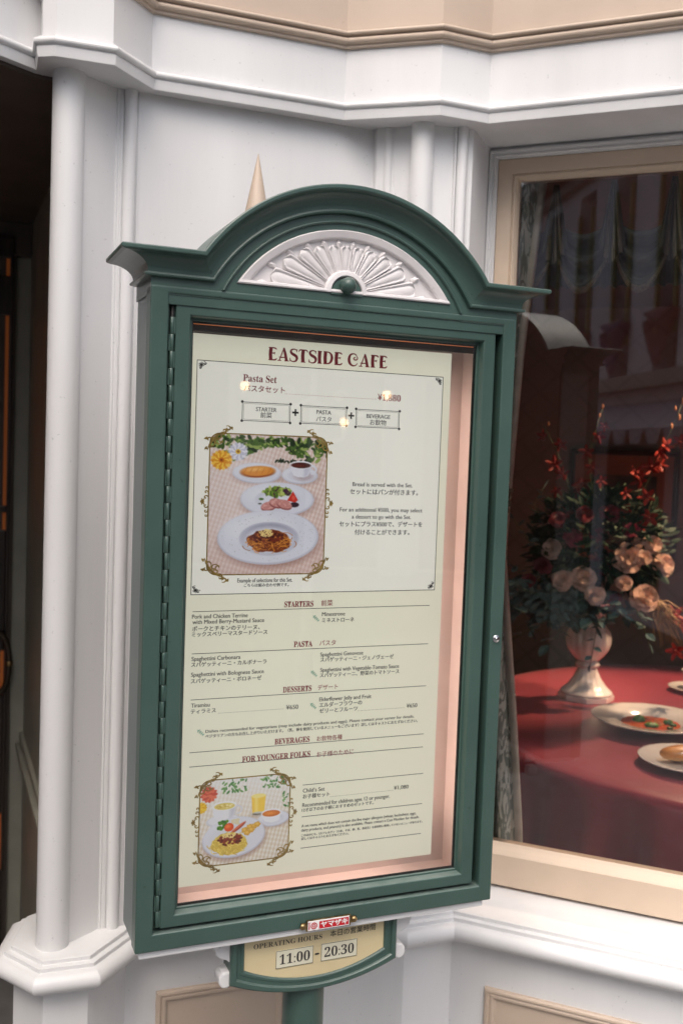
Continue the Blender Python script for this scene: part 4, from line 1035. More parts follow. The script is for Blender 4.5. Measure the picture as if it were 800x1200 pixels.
def photo(name, cnv, x0, z0, x1, z1, rad, tint=(1, 1, 1)):
    h, w_ = cnv.h, cnv.w; a = np.clip(cnv.a + (cnv.rng.random(cnv.a.shape[:2])[..., None] - .5) * .02, 0, 1)
    l = np.where(a <= .04045, a / 12.92, ((a + .055) / 1.055) ** 2.4) * .78
    xs = x0 + (x1 - x0) * np.arange(w_) / (w_ - 1); zs = z1 - (z1 - z0) * np.arange(h) / (h - 1)
    XX, ZZ = np.meshgrid(xs, zs); co = np.stack([XX, np.full_like(XX, YP - .0001), ZZ], -1).reshape(-1, 3)
    dx = np.maximum(0, np.maximum(x0 + rad - XX, XX - (x1 - rad))); dz = np.maximum(0, np.maximum(z0 + rad - ZZ, ZZ - (z1 - rad)))
    ins = (np.hypot(dx, dz) <= rad)
    i = np.arange(h * w_).reshape(h, w_); q = np.stack([i[:-1, :-1], i[1:, :-1], i[1:, 1:], i[:-1, 1:]], -1)
    keep = ins[:-1, :-1] & ins[1:, :-1] & ins[1:, 1:] & ins[:-1, 1:]
    q = q[keep]
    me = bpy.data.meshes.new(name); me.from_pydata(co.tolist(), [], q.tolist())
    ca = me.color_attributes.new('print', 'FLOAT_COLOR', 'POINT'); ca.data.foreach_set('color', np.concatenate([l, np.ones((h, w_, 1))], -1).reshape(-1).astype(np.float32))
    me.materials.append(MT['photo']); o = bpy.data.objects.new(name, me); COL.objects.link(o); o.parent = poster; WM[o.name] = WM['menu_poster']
    # gold scrolled frame round it
    mb = MB(); y = YP - .0003; n = 8
    pts = []
    for cx, cz, a0 in ((x1 - rad, z1 - rad, 0), (x0 + rad, z1 - rad, PI / 2), (x0 + rad, z0 + rad, PI), (x1 - rad, z0 + rad, 1.5 * PI)):
        pts += [(cx + rad * math.cos(a0 + PI / 2 * k / n), cz + rad * math.sin(a0 + PI / 2 * k / n)) for k in range(n + 1)]
    pts.append(pts[0]); stroke(mb, pts, .0019, y)
    mb.build('gold_border', MT['ink_gold'], o, local=True)
    for k, (cx, cz, sx, sz) in enumerate(((x0, z1, 1, -1), (x1, z1, -1, -1), (x0, z0, 1, 1), (x1, z0, -1, 1))):
        mb = MB()
        def S(px, pz): return (cx + sx * px, cz + sz * pz)
        W1 = [.0011 + .0012 * math.sin(PI * t / 18) for t in range(19)]
        for (px, pz, r0, a0, tr, dn) in ((.021, -.004, .0062, 2.6, 1.0, -1), (.002, .017, .0058, -1.2, 1.0, 1), (.011, .0105, .0060, .6, .9, 1), (.015, .004, .0055, 3.4, .9, -1), (.0045, .009, .0050, 1.8, .9, 1),
                                         (-.0020, .010, .0046, 0, .8, -1), (.028, -.007, .0045, 3.9, .9, 1), (.018, .0115, .0050, 4.2, .8, -1)):
            sp_ = spiral(px, pz, r0 * 1.25, a0, tr, dn); stroke(mb, [S(*p) for p in sp_], W1, y - .00004 * len(mb.f) / 40)
        stroke(mb, [S(*p) for p in ((-.004, .026), (-.001, .018), (.004, .010), (.010, .004), (.018, -.001), (.028, -.004))], [.0010, .0026, .0034, .0034, .0026, .0010], y - .0006)
        for (px, pz, a) in ((.030, -.010, .4), (-.0045, .006, 2.2), (.024, -.0085, 1.1), (-.005, .020, 1.8)):
            stroke(mb, [S(px, pz), S(px + .003 * math.cos(a), pz + .003 * math.sin(a)), S(px + .006 * math.cos(a + .4), pz + .006 * math.sin(a + .4))], [.0010, .0044, .0006], y - .0007)
        mb.build('scroll_ornament', MT['ink_gold'], o, local=True)
    for sx, cx in ((-1, x0), (1, x1)):
        mb = MB(); cz = (z0 + z1) / 2 + .004
        for sz in (-1, 1):
            for (px, pz, r0, a0, tr) in ((.0045, .006, .0046, PI, 1.0), (.004, .014, .0042, PI * 1.2, 1.0), (.0035, .0205, .0034, PI * 1.2, .9), (.0075, .0035, .0030, .4, .8)):
                sp_ = spiral(px, pz, r0, a0, tr, -1); stroke(mb, [(cx + sx * p[0], cz + sz * p[1]) for p in sp_], .0018, y - .00003 * len(mb.f) / 30)
        mb.add([(cx + sx * .013, y - .0005, cz), (cx + sx * .0095, y - .0005, cz + .0045), (cx + sx * .006, y - .0005, cz), (cx + sx * .0095, y - .0005, cz - .0045)], [(0, 1, 2, 3)])
        mb.build('side_ornament', MT['ink_gold'], o, local=True)
    return o
photo('pasta_set_photo', photo_one(), .1046, .5385, .2916, .7510, .0155)
photo('child_set_photo', photo_two(), .1043, .0900, .2490, .2240, .0165)

# ================================================================== the display room behind the bay window
def rp(t, v, z): p = WG + dR * t + nR * v; return Vector((p.x, p.y, z))
def wallpaper():
    m = material('brown_diamond_wallpaper', (.27, .215, .17), .6, var=.06, vscale=3); nt = m.node_tree; p = nt.nodes['Principled BSDF']
    tc = nt.nodes.new('ShaderNodeTexCoord'); L = nt.links.new; outs = []
    for ang in (R_(38), R_(-38)):
        mp = nt.nodes.new('ShaderNodeMapping'); mp.inputs['Rotation'].default_value = (0, ang, aR); mp.inputs['Scale'].default_value = (1, 1, 1)
        L(tc.outputs['Object'], mp.inputs[0]); wv = nt.nodes.new('ShaderNodeTexWave'); wv.bands_direction = 'X'; wv.inputs['Scale'].default_value = 4.2
        L(mp.outputs[0], wv.inputs[0]); r = nt.nodes.new('ShaderNodeMapRange'); r.inputs[1].default_value = .93; r.inputs[2].default_value = .99; L(wv.outputs[1], r.inputs[0]); outs.append(r)
    mx = nt.nodes.new('ShaderNodeMath'); mx.operation = 'MAXIMUM'; L(outs[0].outputs[0], mx.inputs[0]); L(outs[1].outputs[0], mx.inputs[1])
    k = nt.nodes.new('ShaderNodeMix'); k.data_type = 'RGBA'; src = p.inputs['Base Color'].links[0].from_socket
    L(mx.outputs[0], k.inputs[0]); L(src, k.inputs[6]); k.inputs[7].default_value = (.23, .18, .14, 1); L(k.outputs[2], p.inputs['Base Color'])
    return m
MT['wallpaper'] = wallpaper()
MT['floor'] = material('dark_carpet', (.05, .03, .025), .9, var=.2, bump=.3)
MT['ceiling'] = material('display_ceiling', (.12, .085, .07), .7)
RT0, RT1, RV1, RZ0 = -.55, 2.15, 1.95, .32
def rbox(name, t0, t1, v0, v1, z0, z1, m):
    o = rp(t0, v0, z0); return tag(MB().obox(o, dR * (t1 - t0), nR * (v1 - v0), (0, 0, z1 - z0)).build(name, m), kind='structure')
rbox('display_back_wall', RT0, RT1, RV1, RV1 + .05, RZ0, ZT, MT['wallpaper'])
rbox('display_side_wall', RT0 - .05, RT0, .035, RV1 + .05, RZ0, ZT, MT['wallpaper'])
rbox('display_side_wall', RT1, RT1 + .05, .035, RV1 + .05, RZ0, ZT, MT['wallpaper'])
rbox('display_front_wall', RT0 - .05, .016, .034, .06, RZ0, ZT, MT['wallpaper'])
rbox('display_floor', RT0, RT1, .03, RV1, RZ0 - .05, RZ0, MT['floor'])
rbox('display_ceiling', RT0, RT1, .034, RV1, ZT - .028, ZT - .004, MT['ceiling'])

# lamps of the display: ceiling spots, plus an added fill light
def spot(name, loc, target, power, size, col, blend=.4, rad=.03):
    d = bpy.data.lights.new(name, 'SPOT'); d.energy = power; d.spot_size = size; d.spot_blend = blend; d.color = col; d.shadow_soft_size = rad
    o = bpy.data.objects.new(name, d); COL.objects.link(o); o.location = loc
    o.rotation_mode = 'QUATERNION'; o.rotation_quaternion = (Vector(loc) - Vector(target)).to_track_quat('Z', 'Y'); return o
spot('display_spotlight', (1.42, 3.32, 2.06), (1.0, 2.82, .85), 80, R_(52), (1.0, .66, .43), .4)
spot('flower_spotlight', (1.62, 2.70, 2.06), (.93, 2.95, 1.42), 70, R_(44), (1.0, .62, .38), .5)

spot('window_fill_light', tuple(rp(.80, .10, 2.03)), tuple(rp(.42, .17, .62)), 100, R_(76), (1.0, .88, .82), .8, .04)

# table under a floor-length satin cloth
MT['satin'] = material('burgundy_satin', (.33, .024, .048), .30, var=.06, vscale=3, sheen=.25, bump=.05, bscale=300, coat=.1)
TC = V2(1.16, 2.70); TR_, TZ = .79, .80
rng = random.Random(3)
def fold(a, f):
    return 1 + f * (.034 * math.sin(23 * a + .6) + .022 * math.sin(37 * a + 1.9 + math.sin(3 * a)) + .016 * math.sin(9 * a))
g = []
N = 260
pr = [(0.001, .0), (.3, .0), (.6, .0), (.74, .0), (.775, -.0012), (.788, -.005), (.794, -.012), (.797, -.022)] + [(.797 + .055 * (k / 12) ** 1.2, -.022 - .45 * k / 12) for k in range(1, 13)]
for i in range(N):
    a = 2 * PI * i / N; row = []
    for r, z in pr:
        f = max(0, min(1, (-z - .010) / .26)) ** .75
        rr = r * fold(a, f); row.append((TC.x + rr * math.cos(a), TC.y + rr * math.sin(a), TZ + z))
    g.append(row)
cl = MB().sheet(g, True, closed_u=True).build('tablecloth', MT['satin'], None, origin=(TC.x, TC.y, TZ - .47))
tag(cl, 'burgundy satin floor-length cloth on the round table behind the window', 'tablecloth')

# urn
UX, UY = .748, 2.935
urn = thing('urn_vase', 'white glazed fluted urn on an octagonal foot holding the flowers', 'vase', (UX, UY, TZ), R_(10))
def flute(n, d, z0, z1): return lambda t, z: 1 + (d * (abs(math.cos(n * t / 2)) - .6) if z0 < z < z1 else 0)
oct_ = [(.082 * math.cos(PI / 8 + k * PI / 4), .082 * math.sin(PI / 8 + k * PI / 4)) for k in range(8)]
MB().prism(oct_, 0, .017).build('foot_plinth', MT['urn'], urn, local=True, bevel=.003)
MB().lathe([(.001, .0165), (.074, .0165), (.077, .020), (.075, .025), (.066, .031), (.052, .046), (.040, .064), (.031, .084), (.0275, .098)], n=96, mod=flute(16, .045, .030, .09)).build('foot', MT['urn'], urn, local=True)
MB().lathe([(.0275, .096), (.0335, .099), (.036, .104), (.0335, .109), (.028, .112), (.0275, .117)], n=48).build('knop', MT['urn'], urn, local=True)
MB().lathe([(.0275, .115), (.034, .120), (.047, .133), (.059, .150), (.065, .168), (.0655, .184), (.061, .200), (.052, .214), (.047, .226), (.0445, .240), (.047, .262), (.056, .284), (.068, .298), (.072, .303), (.070, .306), (.060, .302), (.045, .285), (.038, .25), (.001, .24)], n=128, mod=flute(18, .05, .118, .216)).build('bowl', MT['urn'], urn, local=True)

# flower arrangement
bq = thing('flower_arrangement', 'bouquet of peach roses, red orchids and blue-green eucalyptus standing in the white urn', 'flowers', (UX, UY, TZ + .26))
def bpt(px, py, dep=0.0):     # centimetres right / up of the bouquet centre and depth towards the window -> world
    return Vector((UX - .012 + px / 100, UY, 1.253 + py / 100)) + Vector((-.25, -.97, 0)) * dep
MT['rose'] = material('peach_rose_petal', (.70, .47, .36), .6, var=.25, vscale=45, trans=.15)
MT['rose_pale'] = material('cream_rose_petal', (.64, .48, .40), .6, var=.25, vscale=45, trans=.15)
MT['wine'] = material('wine_red_petal', (.16, .012, .02), .5, var=.2, vscale=40)
MT['pink'] = material('magenta_petal', (.36, .03, .07), .5, var=.2, vscale=40)
MT['orchid'] = material('red_orchid_petal', (.36, .026, .012), .5, var=.2, vscale=60, col2=(.20, .010, .008), trans=.15)
MT['leafd'] = material('dark_green_leaf', (.025, .055, .028), .75, spec=.25, var=.25, vscale=30)
MT['leafb'] = material('blue_green_eucalyptus_leaf', (.095, .17, .165), .7, spec=.3, var=.2, vscale=30)
MT['stem'] = material('green_stem', (.07, .09, .03), .6)
MT['grass'] = material('dried_gold_grass', (.34, .21, .09), .6, var=.2)
MT['bud'] = material('orange_bud', (.62, .26, .10), .5, var=.2)
def rose_mb(r, rg):
    mb = MB(); lay = ((3, .20, 2.0, .2), (4, .38, 1.75, .35), (5, .58, 1.5, .5), (5, .80, 1.26, .75), (6, 1.02, 1.02, 1.0))
    for li, (n, rr, ph, flare) in enumerate(lay):
        for k in range(n):
            a = 2 * PI * (k + .37 * li) / n + rg.uniform(-.12, .12); hw = PI / n * 1.30; g = []; jit = rg.uniform(.88, 1.08); rj = rg.uniform(.88, 1.12)
            for i in range(7):
                t = i / 6; row = []
                for j in range(7):
                    s = -1 + 2 * j / 6
                    p_ = (.25 + (ph * jit - .25) * t) * (1 - .10 * s * s * t); sw = math.sin(min(PI, t * 2.2 + .35)) if t < .5 else 1
                    rad = rr * rj * (1 + flare * max(0, t - .62) * 1.6 + .06 * math.sin(5 * s + k) * t + .05 * (s if k % 2 else -s) * t)
                    aa = a + s * hw * (.45 + .55 * min(1, t * 1.8)) * (1 - .12 * t ** 4)
                    row.append((rad * math.sin(p_) * math.cos(aa) * r, rad * math.sin(p_) * math.sin(aa) * r, (-rad * math.cos(p_) * .85 + .50 * (1 - rr) - .25) * r))
                g.append(row)
            mb.sheet(g, True)
    return mb
def rose(px, py, r, dep, mat, tilt):
    p = bpt(px, py, dep); mb = rose_mb(r * .72, rng)
    q = Vector((-.25 + tilt * .6, -.97, .45)).normalized().to_track_quat('Z', 'Y'); mb.v = [tuple(q @ Vector(v) + p) for v in mb.v]
    mb.build('rose', mat, bq)
C_ = 3.92
def cm(px, py): return ((px - 690) / C_, (640 - py) / C_)
for px, py, r, dep, m, ti in ((648, 636, .030, .12, 'rose_pale', -.3), (686, 665, .038, .17, 'rose_pale', 0), (662, 669, .032, .16, 'rose_pale', -.3), (699, 682, .030, .19, 'rose_pale', 0),
                              (735, 640, .046, .17, 'rose', .3), (762, 626, .028, .14, 'rose', .5), (776, 647, .036, .13, 'rose', .7), (757, 683, .044, .17, 'rose', .5), (731, 668, .026, .19, 'rose', .2),
                              (752, 640, .024, .18, 'rose', .5), (742, 627, .022, .10, 'rose', .1)):
    rose(*cm(px, py), r, dep + .035, MT[m], ti)
for px, py, r, m in ((672, 622, .028, 'pink'), (640, 655, .026, 'wine'), (706, 652, .03, 'wine'), (737, 612, .024, 'pink'), (712, 594, .03, 'wine'), (700, 618, .028, 'wine'), (655, 603, .024, 'wine'), (722, 690, .022, 'wine'), (626, 672, .022, 'wine'), (786, 705, .026, 'wine'), (684, 596, .026, 'wine')):
    rose(*cm(px, py), r, .15, MT[m], .1)
# foliage mass
def leaf_into(mb, p, d, up, l, wd):
    d = d.normalized(); s = d.cross(up)
    if s.length < 1e-4: s = d.cross(Vector((1, 0, 0)))
    s.normalize(); n = s.cross(d).normalized()
    vs = [p, p + d * l * .35 + s * wd - n * wd * .25, p + d * l * .75 + s * wd * .7 - n * wd * .2, p + d * l, p + d * l * .75 - s * wd * .7 - n * wd * .2, p + d * l * .35 - s * wd - n * wd * .25, p + d * l * .4 + n * wd * .1, p + d * l * .75]
    mb.add(vs, [(0, 1, 6), (1, 2, 7, 6), (2, 3, 7), (0, 6, 5), (6, 7, 4, 5), (7, 3, 4)])
mb = MB()
for i in range(1500):
    a, b_, r = rng.uniform(0, 2 * PI), rng.uniform(-.9, 1.35), rng.uniform(.35, 1) ** .6
    c = Vector((.205 * math.cos(a) * math.cos(b_) * r, .15 * math.sin(a) * math.cos(b_) * r, .16 * math.sin(b_) * r))
    p = Vector((UX + .01, UY - .03, 1.262)) + c; d = (c.normalized() + Vector((rng.uniform(-1, 1), rng.uniform(-1, 1), rng.uniform(-1, .6))) * .9)
    leaf_into(mb, p, d, Vector((rng.uniform(-1, 1), rng.uniform(-1, 1), 1)), rng.uniform(.03, .055), rng.uniform(.007, .013))
tag(mb.build('foliage', MT['leafd'], bq), kind='stuff')
lm = MB(); leaf_into(lm, Vector((0, 0, 0)), Vector((0, 0, 1)), Vector((0, -1, 0)), .040, .0145)
mb = MB()
for i in range(420):      # low skirt of eucalyptus round the rim
    x, y = rng.gauss(-8, 9), rng.gauss(-15.5, 3.0) - .10 * 0
    if x > 16 or x < -24: continue
    p = bpt(x, y + .25 * abs(x + 2) * .5, rng.uniform(.06, .17)); d = Vector((rng.gauss(x / 14, .6), -.5, rng.gauss(-.35, .6)))
    leaf_into(mb, p, d, Vector((rng.uniform(-1, 1), -1, rng.uniform(-1, 1))), rng.uniform(.028, .046), rng.uniform(.008, .013))
tag(mb.build('eucalyptus_skirt', MT['leafb'], bq), kind='stuff')
leaf0 = lm.build('leaf', MT['leafb'], bq, local=True); leaf0.parent = None
def sprig(pts, n, sc, name='eucalyptus_sprig', mat=None, spread=1.0):
    P = [bpt(*cm(x, y), dep) for x, y, dep in pts]
    st = MB().tube(P, .0012, 5).build(name, MT['stem'], bq)
    for k in range(n):
        t = .12 + .88 * k / max(1, n - 1); u = t * (len(P) - 1); i = min(int(u), len(P) - 2); p = P[i].lerp(P[i + 1], u - i); d = (P[i + 1] - P[i]).normalized()
        side = 1 if k % 2 else -1
        dd = (d * .5 + Vector((side * spread * rng.uniform(.6, 1.1), rng.uniform(-.7, .2), side * rng.uniform(-.5, .3)))).normalized()
        if k == n - 1: dd = d
        lf = leaf0 if (leaf0.parent is None) else leaf0.copy()
        if lf is not leaf0: COL.objects.link(lf)
        lf.parent = st; q = dd.to_track_quat('Z', 'Y'); lf.rotation_mode = 'QUATERNION'; lf.rotation_quaternion = q @ Quaternion((0, 0, 1), rng.uniform(-.6, .6))
        lf.location = WM[bq.name].inverted() @ p; s = sc * rng.uniform(.75, 1.15); lf.scale = (s, s, s)
        if mat and False: pass
for pts, n, sc in (([(655, 705, .12), (630, 708, .16), (604, 700, .18)], 7, 1.05), ([(660, 712, .14), (638, 722, .17), (612, 738, .19)], 6, 1.1), ([(665, 700, .12), (645, 690, .16), (622, 684, .18)], 6, 1.0),
                   ([(680, 700, .15), (668, 722, .18), (652, 742, .20)], 6, 1.0), ([(700, 690, .14), (706, 710, .19), (702, 730, .2), (698, 762, .2)], 10, .75), ([(705, 690, .14), (722, 700, .19), (738, 712, .2)], 7, 1.0),
                   ([(690, 690, .14), (692, 705, .2), (700, 718, .21)], 7, 1.1), ([(650, 650, .08), (625, 635, .10), (604, 608, .12)], 7, .8), ([(640, 620, .05), (625, 590, .08), (636, 572, .1)], 6, .7), ([(640, 670, .1), (618, 672, .12), (602, 655, .12)], 6, .9),
                   ([(745, 700, .14), (752, 715, .18), (760, 735, .2)], 5, .9)):
    sprig(pts, n, sc)
# orchid sprays
om = MB()
for k in range(5):
    a = 2 * PI * k / 5 + .3; leaf_into(om, Vector((0, 0, 0)), Vector((math.cos(a), math.sin(a), .45)), Vector((0, 0, 1)), .030, .0058 if k % 2 else .0072)
om.ball((0, 0, .006), .0045, 5)
orchid0 = om.build('blossom', MT['orchid'], bq, local=True); orchid0.parent = None
def spray(stem, blossoms, buds=()):
    P = [bpt(*cm(x, y), d) for x, y, d in stem]; st = MB().tube(P, .0016, 5).build('orchid_spray', MT['stem'], bq)
    for x, y, d, s in blossoms:
        o = orchid0 if orchid0.parent is None else orchid0.copy()
        if o is not orchid0: COL.objects.link(o)
        o.parent = st; p = bpt(*cm(x, y), d); o.location = WM[bq.name].inverted() @ p; o.rotation_mode = 'QUATERNION'
        o.rotation_quaternion = Vector((rng.uniform(-.9, .5), -.8, rng.uniform(-.6, .6))).to_track_quat('Z', 'Y') @ Quaternion((0, 0, 1), rng.uniform(0, 3)); o.scale = (s * .92,) * 3
        k = min(P, key=lambda v: (v - p).length); MB().tube([k, p], .0008, 4).build('pedicel', MT['stem'], st)
    for x, y, d, s in buds: MB().ball(bpt(*cm(x, y), d), .007 * s, 6, (.7, .7, 1.4)).build('bud', MT['bud'], st)
spray([(700, 640, .05), (690, 580, .05), (684, 530, .05), (697, 480, .05)], [(694, 512, .05, .9), (682, 530, .06, 1.), (690, 548, .06, 1.), (699, 562, .05, .9), (678, 565, .06, 1.2), (686, 583, .06, 1.1), (700, 500, .05, .7), (672, 575, .05, 1)], [(697, 478, .05, .8), (694, 488, .05, .7)])
spray([(690, 640, .05), (668, 580, .06), (648, 530, .06), (632, 502, .06)], [(632, 514, .06, .9), (652, 522, .06, 1.), (646, 545, .06, 1.1), (656, 556, .06, 1.), (650, 575, .06, .8), (664, 600, .06, 1)], [(637, 500, .06, .7)])
spray([(735, 620, .08), (748, 570, .09), (765, 530, .09), (780, 490, .09), (786, 470, .09)], [(763, 528, .1, 1.2), (755, 545, .1, 1.2), (743, 560, .1, 1.2), (770, 520, .1, 1.), (786, 515, .1, 1.), (752, 578, .1, 1.1), (738, 552, .1, 1.), (764, 542, .09, 1.), (727, 575, .1, .9)],
      [(786, 470, .09, 1.), (778, 478, .09, .8), (783, 488, .09, 1.), (775, 498, .09, .9), (788, 480, .09, .7)])
spray([(745, 630, .08), (752, 600, .1), (760, 575, .1)], [(755, 600, .12, 1.3), (745, 610, .12, 1.), (729, 592, .1, 1.)], [])
spray([(765, 690, .12), (782, 705, .14), (790, 745, .15)], [(788, 708, .15, 1.3), (792, 747, .15, 1.2), (797, 718, .14, 1.)], [])
mb = MB()
for i in range(60):
    p0 = bpt(*cm(rng.uniform(755, 775), rng.uniform(690, 712)), .13); p2 = bpt(*cm(rng.uniform(768, 800), rng.uniform(700, 745)), .18); mid = (p0 + p2) / 2 + Vector((0, 0, .02)); mb.tube([p0, mid, p2], [.0008, .0022, .0004], 4)
mb.build('dried_grass', MT['grass'], bq)

# dishes
def plate(name, label, x, y, r, well, depth, z=TZ + .001, cat='plate'):
    t = thing(name, label, cat, (x, y, z))
    MB().lathe([(.001, .004), (well * .6, .004), (well * .62, 0.0), (well * .70, .0), (well * .74, .005), (well + .006, .010), (r * .97, depth), (r, depth + .001), (r + .0008, depth + .0025), (r - .001, depth + .0035), (r * .96, depth + .003), (well + .012, .0135 if depth < .03 else .022), (well + .002, .0125), (well * .93, .0085), (.001, .0075)], n=72).build('dish', MT['plate'], t, local=True)
    return t
SX, SY = .840, 2.607
plate('soup_plate', 'wide-rimmed white soup plate in front of the urn, with tomato soup in its well', SX, SY, .154, .072, .030)
MT['soup'] = material('tomato_soup', (.55, .07, .02), .2, var=.5, vscale=55, coat=.5, col2=(.55, .16, .03))
sp_t = thing('tomato_soup', 'red tomato soup with green vegetable pieces in the wide white plate', 'soup', (SX, SY, TZ))
g = [[(r * math.cos(2 * PI * k / 40), r * math.sin(2 * PI * k / 40), .0180 + .0008 * math.sin(k * 3 + r * 300)) for r in (.0005, .02, .04, .06, .0760)] for k in range(40)]
MB().sheet(g, True, closed_u=True).build('broth', MT['soup'], sp_t, local=True)
MT['veg'] = material('green_vegetable', (.09, .24, .04), .4, var=.4, vscale=60, bump=.5)
MT['bits'] = material('orange_vegetable', (.66, .20, .03), .35, var=.3, vscale=60)
for dx, dy, r, hh in ((-.026, .018, .017, .9), (-.008, -.034, .018, .5), (.045, -.004, .013, .8), (.034, -.052, .008, .5), (.052, -.022, .009, .6)):
    mb = MB(); mb.ball((dx, dy, .0195), r, 9, (1, .8, hh)); mb.v = [(x + .0016 * math.sin(900 * y), y + .0016 * math.sin(800 * z), z + .0012 * math.sin(700 * x)) for x, y, z in mb.v]
    mb.build('greens', MT['veg'], sp_t, local=True)
mb = MB()
for k in range(34): mb.ball((.018 + rng.gauss(0, .016), -.006 + rng.gauss(0, .018), .0188), rng.uniform(.0025, .0045), 4, (1, 1, .6))
tag(mb.build('vegetable_dice', MT['bits'], sp_t, local=True), kind='stuff')
BX, BY = .836, 2.288
plate('side_plate', 'small white side plate with a bread roll nearest the window', BX, BY, .120, .076, .018)
def bread_mat():
    m = material('golden_bread_crust', (.66, .30, .075), .42, var=.12, vscale=14, bump=.15, bscale=90, coat=.25, col2=(.52, .20, .04)); nt = m.node_tree; p = nt.nodes['Principled BSDF']; L = nt.links.new
    tc = nt.nodes.new('ShaderNodeTexCoord'); sx = nt.nodes.new('ShaderNodeSeparateXYZ'); L(tc.outputs['Generated'], sx.inputs[0]); r = nt.nodes.new('ShaderNodeMapRange'); r.inputs[1].default_value = .12; r.inputs[2].default_value = .48; L(sx.outputs[2], r.inputs[0])
    k = nt.nodes.new('ShaderNodeMix'); k.data_type = 'RGBA'; src = p.inputs['Base Color'].links[0].from_socket; L(r.outputs[0], k.inputs[0]); k.inputs[6].default_value = (.74, .52, .26, 1); L(src, k.inputs[7]); L(k.outputs[2], p.inputs['Base Color']); return m
MT['bread'] = bread_mat()
g = []
for i in range(25):
    t = i / 24; xx = -.088 + .176 * t; prf = max(.0, 1 - (2 * t - 1) ** 2) ** .42
    g.append([(xx, .036 * prf * math.cos(2 * PI * k / 24), .020 + .022 * prf * math.sin(2 * PI * k / 24) * (1.0 if math.sin(2 * PI * k / 24) > 0 else .75) - .0) for k in range(24)])
br = MB().sheet(g, True, closed_v=True).build('bread_roll', MT['bread'], None); br.location = (BX + .012, BY + .008, TZ + .009); br.rotation_euler = (0, 0, R_(8))
tag(br, 'golden oblong bread roll lying on the small side plate', 'bread')
plate('saucer', 'white saucer under the teacup at the back of the table', 1.118, 3.07, .077, .040, .012, cat='saucer')
cup = thing('teacup', 'white teacup standing on its saucer at the right edge', 'cup', (1.125, 3.07, TZ + .008))
MB().lathe([(.001, .004), (.020, .004), (.022, .0), (.026, .004), (.036, .022), (.043, .048), (.046, .060), (.0445, .060), (.041, .047), (.034, .022), (.024, .009), (.001, .008)], n=48).build('cup_body', MT['plate'], cup, local=True)
MB().tube([(.042, 0, .05), (.058, 0, .053), (.066, 0, .042), (.060, 0, .028), (.040, 0, .022)], .0035, 8).build('handle', MT['plate'], cup, local=True)

# curtain, tied back by a rope, cream lining edge
def damask():
    m = material('grey_teal_damask', (.17, .20, .19), .55, var=.1); nt = m.node_tree; p = nt.nodes['Principled BSDF']; L = nt.links.new
    tc = nt.nodes.new('ShaderNodeTexCoord'); mp = nt.nodes.new('ShaderNodeMapping'); mp.inputs['Scale'].default_value = (1.6, 1, 1); L(tc.outputs['UV'], mp.inputs[0])
    n = nt.nodes.new('ShaderNodeTexNoise'); n.inputs['Scale'].default_value = 16; n.inputs['Detail'].default_value = 1.5; n.inputs['Distortion'].default_value = 2.2; L(mp.outputs[0], n.inputs[0])
    r = nt.nodes.new('ShaderNodeMapRange'); r.inputs[1].default_value = .5; r.inputs[2].default_value = .53; L(n.outputs[0], r.inputs[0])
    k = nt.nodes.new('ShaderNodeMix'); k.data_type = 'RGBA'; k.inputs[6].default_value = (.28, .34, .31, 1); k.inputs[7].default_value = (.74, .80, .76, 1); L(r.outputs[0], k.inputs[0]); L(k.outputs[2], p.inputs['Base Color']); return m
MT['damask'] = damask(); MT['lining'] = material('cream_curtain_lining', (.66, .62, .54), .7, var=.1, vscale=30, sheen=.2)
MT['rope'] = material('gold_grey_rope', (.30, .26, .19), .6, var=.3, vscale=200)
cu = thing('curtain', 'grey-green damask curtain with a cream edge, tied back by a rope beside the window', 'curtain', tuple(rp(.03, .08, .70)), aR)
def edge_r(z):
    pts = [(.34, .112), (.70, .098), (1.0, .070), (1.30, .040), (1.42, .044), (1.75, .060), (2.10, .088)]
    for (z0, e0), (z1, e1) in zip(pts, pts[1:]):
        if z <= z1: q = max(0, (z - z0) / (z1 - z0)); return e0 + (e1 - e0) * q
    return pts[-1][1]
def edge_l(z): return -.03 - .10 * min(1, abs(z - 1.3) / .6)
g = []; uv = []
for i in range(70):
    z = .36 + (2.095 - .36) * i / 69; er, el = edge_r(z), edge_l(z); row = []
    for j in range(60):
        s = j / 59; amp = .022 * min(1, .3 + abs(z - 1.3) / .5)
        row.append(tuple(rp(el + (er - el) * s, .062 + amp * math.sin(s * 26 + .8 * math.sin(z * 3)), z)))
    g.append(row)
cs = MB().sheet(g, True).build('drape', MT['damask'], cu)
u_ = cs.data.uv_layers.new(name='UVMap')
for lp_ in cs.data.loops:
    co = WM['curtain'] @ cs.data.vertices[lp_.vertex_index].co; u_.data[lp_.index].uv = ((co - WG).dot(dR) * 4 / 1.0, co.z)
g = []
for i in range(70):
    z = .36 + (2.095 - .36) * i / 69; er = edge_r(z); v = .062 + .022 * min(1, .3 + abs(z - 1.3) / .5) * math.sin(26 + .8 * math.sin(z * 3))
    g.append([tuple(rp(er + a, v + b, z)) for a, b in ((-.001, -.004), (.006, -.010), (.013, -.006), (.014, .004), (.006, .008))])
MB().sheet(g, True).build('lining_edge', MT['lining'], cu)
mb = MB()
for ph in (0, PI):
    mb.tube([rp(.025 + .035 * (k / 60) + .004 * math.cos(k * .9 + ph), .045 + .004 * math.sin(k * .9 + ph), 1.20 + .24 * k / 60) for k in range(61)], .0042, 6)
mb.build('tieback_rope', MT['rope'], cu)

